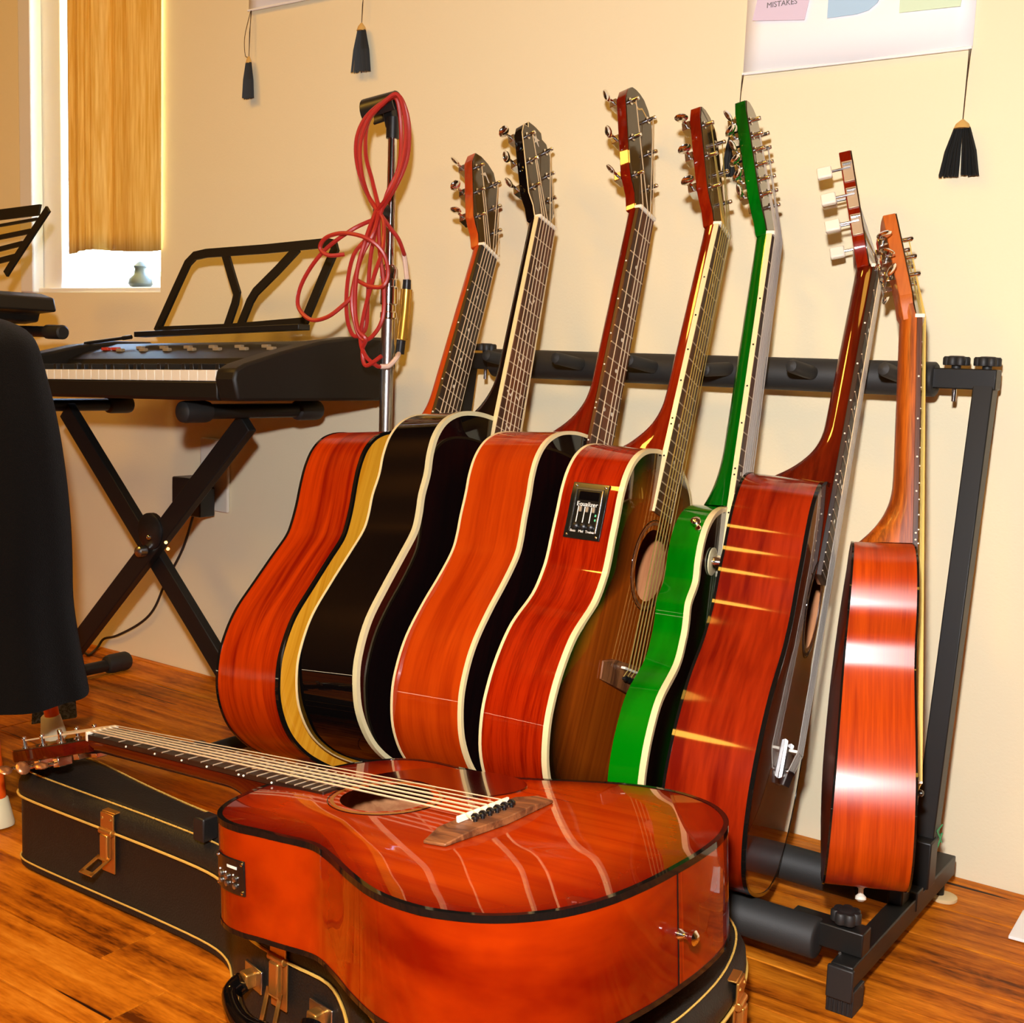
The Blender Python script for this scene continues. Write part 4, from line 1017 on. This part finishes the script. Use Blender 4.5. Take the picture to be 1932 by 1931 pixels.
# ------------------------------------------------------------------ microphone stand with coiled cable
MX, MY = -1.307, 1.48
ms = empty('microphone_stand', (MX, MY, 0), 'chrome microphone stand with black clip beside the keyboard', 'microphone stand'); L = local(ms)
zc = lambda py: at(736, py, MY)[2]
MB().lathe((0, 0, 0), (0, 0, 1), [(.078, .002), (.082, .006), (.079, .016), (.02, .03), (.014, .05)], 32).build('stand_base', M['black_metal'], ms)
MB().cyl((0, 0, .03), (0, 0, zc(600)), .0108, n=20).build('lower_tube', M['steel'], ms)
MB().lathe((0, 0, zc(602)), (0, 0, 1), [(.0115, 0), (.0135, .002), (.0135, .010), (.0115, .012), (.0115, .022), (.0145, .024), (.0145, .050), (.012, .052), (.012, .062), (.015, .064), (.015, zc(505) - zc(602) - .004), (.010, zc(500) - zc(602))], 20).build('clutch', M['chrome'], ms)
MB().cyl((0, 0, zc(505)), (0, 0, zc(245)), .0072, n=18).build('upper_tube', M['chrome'], ms)
zt_ = zc(262)
MB().cyl((0, 0, zt_), (0, 0, zc(222)), .0105, n=16).build('clip_socket', M['black_plastic'], ms)
c0 = L(at(752, 196, MY)); c1 = L(at(694, 214, MY - .01)); ax = c1 - c0; Lx = np.linalg.norm(ax); ax /= Lx
sd_ = A([0, -1.0, 0]); sd_ -= ax * (sd_ @ ax); sd_ /= np.linalg.norm(sd_); upv = np.cross(sd_, ax); upv *= np.sign(upv[2])
mb = MB(); ns = 15; vs = []
for q in (0, 1):
    for rr in (.0205, .0175):
        for k in range(ns):
            a_ = math.radians(-40 + 260 * k / (ns - 1)); vs.append(c0 + ax * Lx * q * (1.02) + (rr + .002 * q) * (math.cos(a_) * sd_ + math.sin(a_) * upv))
idx = lambda q, r_, k: (q * 2 + r_) * ns + k
fs = []
for k in range(ns - 1):
    fs += [(idx(0, 0, k), idx(0, 0, k + 1), idx(1, 0, k + 1), idx(1, 0, k)), (idx(0, 1, k), idx(1, 1, k), idx(1, 1, k + 1), idx(0, 1, k + 1)), (idx(0, 0, k), idx(0, 1, k), idx(0, 1, k + 1), idx(0, 0, k + 1)), (idx(1, 0, k), idx(1, 0, k + 1), idx(1, 1, k + 1), idx(1, 1, k))]
for k in (0, ns - 1): fs.append((idx(0, 0, k), idx(1, 0, k), idx(1, 1, k), idx(0, 1, k)))
mb.add(vs, fs).build('microphone_clip', M['black_plastic'], ms)
MB().bar(L(at(741, 240, MY)), L(at(735, 208, MY)), .016, .018, (0, 1, 0)).build('clip_hinge', M['black_plastic'], ms, bevel=.002)
MB().lathe(L(at(722, 398, MY - .012)), (0, -1, 0), [(.012, -.006), (.012, .010), (.008, .012)], 14).build('cable_tie', M['black_plastic'], ms)

cb = empty('microphone_cable', tuple(at(715, 400, MY - .03)), 'red microphone cable coiled in loops on the microphone stand', 'cable'); L = local(cb)
def cpath(pts, y0=-.03):
    return spline([L(at(p[0], p[1], MY + (p[2] if len(p) > 2 else y0))) for p in pts], 7)
RC = .0034
loops = [
    [(716, 402), (690, 360), (674, 310, -.04), (673, 262, -.045), (690, 222, -.04), (724, 192, -.035), (750, 180, -.03), (765, 205, -.02), (772, 245, -.015), (768, 300, -.02), (748, 350, -.03), (716, 402)],
    [(712, 398), (696, 372), (682, 325, -.05), (680, 270, -.05), (696, 224, -.045), (728, 190, -.04), (748, 178, -.035), (760, 200, -.03), (766, 250, -.025), (758, 310, -.03), (738, 360, -.04), (712, 398)],
    [(718, 404), (702, 340, -.03), (690, 290, -.035), (694, 232, -.03), (722, 198, -.025), (745, 184, -.02), (754, 210, -.015), (757, 262, -.012), (752, 318, -.02), (732, 362, -.03), (718, 404)],
    [(712, 398), (700, 440), (668, 480, -.05), (655, 540, -.05), (655, 600, -.05), (668, 634, -.045), (690, 620, -.04), (694, 560, -.04), (700, 480, -.04), (716, 404)],
    [(714, 402), (706, 436, -.05), (680, 490, -.06), (664, 560, -.06), (670, 610, -.055), (682, 640, -.05), (702, 635, -.045), (722, 600, -.04), (724, 540, -.035), (716, 470, -.035), (714, 402)],
    [(710, 396), (690, 452, -.06), (674, 512, -.065), (670, 580, -.06), (676, 622, -.06), (690, 640, -.055), (684, 660, -.05), (690, 690, -.05), (720, 672, -.045)],
    [(716, 402), (724, 420), (722, 470, -.045), (706, 520, -.05), (688, 586, -.05), (680, 640, -.05), (690, 672, -.05), (710, 690, -.04), (718, 692, -.03)],
    [(706, 414), (664, 434, -.06), (610, 475, -.075), (572, 530, -.08), (562, 575, -.08), (585, 603, -.08), (618, 598, -.075), (650, 574, -.065), (664, 560, -.06)],
    [(650, 480, -.065), (620, 482, -.08), (604, 468, -.085), (616, 448, -.085), (650, 440, -.08), (692, 450, -.07), (722, 476, -.055), (732, 515, -.045), (722, 540, -.05), (696, 540, -.055), (672, 528, -.06)],
    [(716, 402), (736, 430, -.018), (752, 452, -.008), (762, 478, .006), (762, 478, .015)],
]
mb = MB()
for lp in loops: mb.tube(cpath(lp), RC, 7)
mb.build('cable_loops', M['red_cable'], cb)
MB().tube(cpath([(762, 478, .015), (765, 500, .015), (768, 528, .015)]), .0040, 8).build('cable_tape', M['tape'], cb)
MB().tube(cpath([(718, 692, -.03), (734, 690, -.022), (748, 676, -.015), (752, 668, .0)]), .0040, 8).build('cable_tape', M['tape'], cb)
pl = cpath([(768, 528, .015), (767, 546, .015)]); MB().tube(pl, [.0065 + .0001 * k for k in range(len(pl))], 12).build('plug_boot', M['black_plastic'], cb)
pl = cpath([(767, 546, .015), (764, 585, .015), (758, 640, .015)]); MB().tube(pl, [.0095] * len(pl), 14).build('plug_barrel', M['gold_plug'], cb)
pl = cpath([(757, 642, .015), (754, 668, .015)]); MB().tube(pl, [.0075] * len(pl), 12).build('plug_boot', M['black_plastic'], cb)

# ------------------------------------------------------------------ posters and tassels
def poster(nm, label, x0, x1, z0, z1, curl=.004):
    mb = MB(); nx, nz = 12, 8; vs = []
    for k in range(nz + 1):
        for j in range(nx + 1):
            t, q = j / nx, k / nz
            vs.append((x0 + (x1 - x0) * t, WALL_Y - .004 - curl * (1 - q) ** 3 * (.3 + math.sin(t * math.pi)) , z0 + (z1 - z0) * q))
    mb.add(vs, [(k * (nx + 1) + j, k * (nx + 1) + j + 1, (k + 1) * (nx + 1) + j + 1, (k + 1) * (nx + 1) + j) for k in range(nz) for j in range(nx)])
    root = empty(nm, ((x0 + x1) / 2, WALL_Y, z0), label, 'poster'); l = A(root.location)
    mb.v = [tuple(A(p) - l) for p in mb.v]
    sh_ = mb.build('poster_sheet', M['paper'], root, smooth=180); sdm = sh_.modifiers.new('thickness', 'SOLIDIFY'); sdm.thickness = .0008
    MB().tube([A((x0, WALL_Y - .007, z0)) - l, A((x1, WALL_Y - .007, z0)) - l], .0022, 8).build('poster_rod', M['paper'], root)
    return root


pr = poster('wall_poster', 'white poster with pastel shapes hanging above the right end of the guitar rack', -.791, -.469, 1.107, 1.62); l = A(pr.location)
YP = WALL_Y - .0105
def flat(nm, pts, material):
    ob = MB().prism([at(px, py, YP)[[0, 2]] for px, py in pts], lambda x, z, h: A((x, YP + h, z)) - l, 0, .0008).build(nm, material, pr, smooth=0); return ob
def flatw(nm, pts, material):
    return MB().prism(pts, lambda x, z, h: A((x, YP + h, z)) - l, 0, .0008).build(nm, material, pr, smooth=0)
flatw('printed_shape', [(-.779, 1.179), (-.700, 1.170), (-.680, 1.27), (-.757, 1.28)], M['lilac'])
rd = [(-.667, 1.168), (-.625, 1.168), (-.609, 1.171), (-.598, 1.179), (-.590, 1.192), (-.585, 1.21), (-.585, 1.28), (-.667, 1.28)]
flatw('printed_shape', rd, M['sky_blue'])
flatw('printed_shape', [(-.567, 1.162), (-.487, 1.160), (-.480, 1.25), (-.567, 1.262)], M['mint'])
me = text_mesh('MISTAKES', .0105); me.materials.append(M['grey_print']); ob = bpy.data.objects.new('lettering', me); col.objects.link(ob); ob.parent = pr
c = A((-.735, YP - .0004, 1.1965)); ob.location = Vector(c - l); ob.rotation_euler = (math.radians(90), 0, 0)
poster('wall_poster', 'white poster whose lower left corner hangs above the music rest', -1.836, -1.512, 1.333, 1.85)


def tassel(x, ztop, zcap, zbot, wtop, wbot, split, label, loop=False):
    root = empty('wall_tassel', (x, WALL_Y - .012, zbot), label, 'tassel', 'black tassels hanging from the poster corners'); z = lambda v_: v_ - zbot
    zc_ = zcap
    mb = MB().tube([(0, .004, z(ztop)), (0, 0, z(zc_))], .0006, 5).tube([(.002, .004, z(ztop)), (.001, 0, z((ztop + zc_) / 2)), (0, 0, z(zc_))], .0006, 5)
    if loop: mb.tube(spline([(0, .004, z(ztop)), (-.012, 0, z(ztop * .45 + zc_ * .55)), (-.011, 0, z(zc_ + .006)), (-.004, 0, z(zc_ - .001)), (0, 0, z(zc_))], 6), .0006, 5)
    mb.build('cord', M['cord_brown'], root)
    hcap = (zc_ - zbot) * .16
    MB().lathe((0, 0, z(zc_ - hcap)), (0, 0, 1), [(wtop * .55, 0), (wtop * .42, hcap * .5), (.0015, hcap)], 12).build('tassel_cap', M['gold_thread'], root)
    rng = random.Random(int(x * 1000)); mb = MB()
    for k in range(90):
        t = rng.uniform(-1, 1); 
        if split and abs(t - .05) < .10: continue
        y = rng.uniform(-.005, .004); bend = .35 * abs(t)
        p0 = (t * wtop * .5, y * .5, z(zc_ - hcap * .9)); p1 = (t * (wtop * .5 + (wbot - wtop) * .5 * .62), y, z(zc_ * .45 + zbot * .55)); p2 = (t * wbot * .5, y, rng.uniform(0, .003))
        mb.tube([p0, p1, p2], [.0011, .0013, .0013], 4)
    tag(mb.build('fringe', M['tassel'], root, smooth=0), kind='stuff')


tassel(-1.827, 1.333, 1.246, 1.167, .011, .024, False, 'slim black tassel below the lower left corner of the left poster', True)
tassel(-1.535, 1.333, 1.271, 1.186, .016, .042, True, 'split black tassel above the microphone stand')
tassel(-.7905, 1.107, 1.052, .962, .016, .044, False, 'black tassel partly hidden behind the green headstock')
tassel(-.472, 1.107, 1.016, .943, .020, .052, True, 'wide black tassel at the right edge of the right poster')

# ------------------------------------------------------------------ left: chair under a black coat, second keyboard
ch = empty('chair', (-1.82, 1.05, 0), 'chair with orange tube legs and white feet under the black coat', 'chair'); L = local(ch)
ax1 = A([.72, -.69, 0]); ax2 = A([-.69, -.72, 0]); f0 = atz(102, 1392, 0); f1 = atz(-2, 1560, 0)
feet = [f0, f1, f1 + ax2 * .38, f0 + ax2 * .38]
cen = sum(feet) / 4
for p in feet:
    d = (cen - p); d[2] = 0; d /= np.linalg.norm(d)
    lean_ = A([.0, .0, 0])
    tp_ = p + d * .075 + A([0, 0, .43])
    lg = MB().tube([L(p + A([0, 0, .02])), L(tp_)], .0125, 14).build('leg', M['orange'], ch)
    MB().lathe(L(p), (tp_ - p), [(.021, 0), (.022, .004), (.0165, .040), (.0145, .042)], 16).build('chair_foot', M['foot_white'], lg)
sp = [(cen + (p - cen) * .5)[:2] for p in feet]
MB().prism([tuple(p) for p in sp], lambda x, y, h: L((x, y, h)), .425, .445).build('seat', M['dark_plastic'], ch, bevel=.006)
bq = [feet[0] + (cen - feet[0]) * .2, feet[3] + (cen - feet[3]) * .2]
out_ = A([-.69, .72, 0]) * .05
for p in bq: MB().tube([L(p + A([0, 0, .43])), L(p + A([0, 0, .50]))], .0115, 12).build('back_post', M['orange'], ch)
MB().prism([tuple((bq[0] + out_ * .5)[:2]), tuple((bq[1] + out_ * .5)[:2]), tuple((bq[1] + out_ * .7)[:2]), tuple((bq[0] + out_ * .7)[:2])], lambda x, y, h: L((x, y, h)), .44, .51).build('backrest', M['dark_plastic'], ch, bevel=.006)

# coat: a closed draped shell lofted from rings, folds running down
ct_c = (bq[0] + bq[1]) / 2 + out_ * .8
YC = 1.10
edge = [(72, 640), (84, 690), (98, 740), (112, 800), (126, 890), (135, 980), (138, 1060), (137, 1120), (148, 1190), (158, 1240), (164, 1270), (168, 1290)]
ub = bq[1] - bq[0]; ub[2] = 0; ub /= np.linalg.norm(ub); nb_ = A([-ub[1], ub[0], 0]); nb_ *= np.sign(nb_ @ A([-.69, .72, 0]))
ring_n = 48; rows = []
for (px, py) in [(36, 606)] + edge:
    pr_ = at(px, py, YC); z = pr_[2]   # right-hand silhouette point at this height
    halfw = .27; t_ = 1 - z / .7
    thick = .070 + .05 * min(1, t_ * 1.3)
    e2 = A([.83, -.56, 0]); e2 /= np.linalg.norm(e2); e1 = A([-e2[1], e2[0], 0])
    c_ = pr_ - e1 * halfw + e2 * thick * .25; r_ = []
    for k in range(ring_n):
        a_ = 2 * math.pi * k / ring_n; fold = 1 + (.03 + .10 * t_) * math.sin(a_ * 7 + z * 5) + .04 * math.sin(a_ * 13 + 2)
        ex = abs(math.cos(a_)) ** .6 * math.copysign(1, math.cos(a_)); ey = abs(math.sin(a_)) ** .75 * math.copysign(1, math.sin(a_))
        q = c_ + e1 * ex * halfw + e2 * ey * thick * fold
        q[2] = z; r_.append(q)
    rows.append(r_)
top_c = sum(rows[0]) / ring_n; rows = [[top_c + (q - top_c) * .55 + A([0, 0, .022]) for q in rows[0]]] + rows
coat = empty('coat', tuple(ct_c * A([1, 1, 0])), 'long black coat draped over the chair at the left edge', 'coat'); L = local(coat)
vs = [L(q) for r_ in rows for q in r_]; nr = len(rows)
fs = [(a * ring_n + k, a * ring_n + (k + 1) % ring_n, (a + 1) * ring_n + (k + 1) % ring_n, (a + 1) * ring_n + k) for a in range(nr - 1) for k in range(ring_n)] + [tuple(range(ring_n))]
cm = MB().add(vs, fs).build('coat_cloth', M['coat'], coat, smooth=180)
ss = cm.modifiers.new('smooth', 'SUBSURF'); ss.levels = 1; ss.render_levels = 2
# grey printed lining showing at the hem
p0, p1, p2, p3 = atz(42, 1385, .02), atz(128, 1372, .02), atz(124, 1318, .055), atz(46, 1318, .065)
toc = A([.35, -.6, 0]) * .03
MB().add([L(p + A([-.035, .04, 0])) for p in (p0, p1, p2, p3)] + [L(p + A([-.041, .047, 0])) for p in (p0, p1, p2, p3)], [(0, 1, 2, 3), (7, 6, 5, 4), (0, 4, 5, 1), (1, 5, 6, 2), (2, 6, 7, 3), (3, 7, 4, 0)]).build('printed_lining', M['lining'], coat, smooth=0)
for (px, py) in ((38, 1257), (28, 1279), (38, 1280), (33, 1294), (40, 1307), (31, 1311), (39, 1323), (30, 1324)):
    q = atz(px, py, .10); MB().ball(L(q + A([.02, -.03, 0])), .0022, 8).build('stud', M['chrome'], coat)

# second keyboard at the left edge
KB2 = at(108, 585, 1.38)
k2 = empty('electronic_keyboard', tuple(KB2), 'dark keyboard with slotted music rest cut off by the left edge', 'keyboard'); L = lambda p: A(p, float)
pr2 = [(-.0, .0), (.012, .028), (.020, .045), (.0, .052), (-.06, .060), (-.14, .058), (-.26, .050), (-.27, .0), (-.24, -.03), (-.02, -.008)]
prof = [(0, -.004), (-.008, .022), (-.045, .030), (-.085, .031), (-.16, .022), (-.50, .02), (-.50, -.028), (-.10, -.028), (-.060, -.024), (-.054, -.008)]
MB().prism(prof, lambda x, z, h: (x, h, z), -.165, .0).build('keyboard_body', M['dark_plastic'], k2, smooth=25, bevel=.004)
MB().box((-.30, -.11, .024), (.38, .09, .006)).build('key_bed', M['key_black'], k2, bevel=.001)
# its music rest
def r2(px, py): q = at(px, py, KB2[1] - .03) - KB2; return (q[0], q[2])
fn = lambda x, z, h: (x, -.03 + h + (z) * .25, z)
MB().strip([r2(-60, 402), r2(30, 390)], .022, fn, 0, .005).strip([r2(46, 388), r2(0, 500), r2(-6, 516)], .018, fn, 0, .005).strip([r2(-60, 425), r2(30, 408)], .006, fn, 0, .005).strip([r2(-60, 450), r2(22, 432)], .010, fn, 0, .005).strip([r2(-60, 476), r2(12, 456)], .010, fn, 0, .005).strip([r2(-60, 500), r2(4, 482)], .012, fn, 0, .005).build('music_rest', M['dark_plastic'], k2, smooth=25)
s2 = empty('keyboard_stand', (KB2[0] - .15, KB2[1], 0), 'black stand tube with rubber end below the left-edge keyboard', 'stand')
zz_ = at(70, 625, KB2[1] - .06)[2]; xx_ = at(84, 625, KB2[1] - .06)[0] - (KB2[0] - .15)
MB().cyl((xx_ - .75, -.02, zz_), (xx_ - .01, -.02, zz_), .0105, n=16).build('support_tube', M['black_metal'], s2)
MB().lathe((xx_, -.02, zz_), (-1, 0, 0), [(.0105, 0), (.0135, .003), (.0135, .05), (.011, .052)], 18).build('rubber_sleeve', M['rubber'], s2)
for d_ in (-1, 1):
    MB().bar((xx_ - .50 - .13 * d_, -.02 + .012 * d_, zz_), (xx_ - .50 + .13 * d_ - .0, -.02 + .012 * d_, .012), .03, .018, (1, 0, 0)).build('stand_arm', M['black_metal'], s2, bevel=.002)

# ------------------------------------------------------------------ odds and ends on the floor
p = [atz(1930, 1730, 0), atz(1905, 1772, 0), atz(1932, 1783, 0)]
c = A([-.298, 1.508, 0]); e = MB().box((.06, .045, .0025), (.12, .09, .004)).build('white_card', M['paper'], None, bevel=.0008); e.location = (-.298, 1.508, .0008); e.rotation_euler = (0, 0, math.radians(2)); tag(e, 'white card lying on the floor at the right edge', 'card')
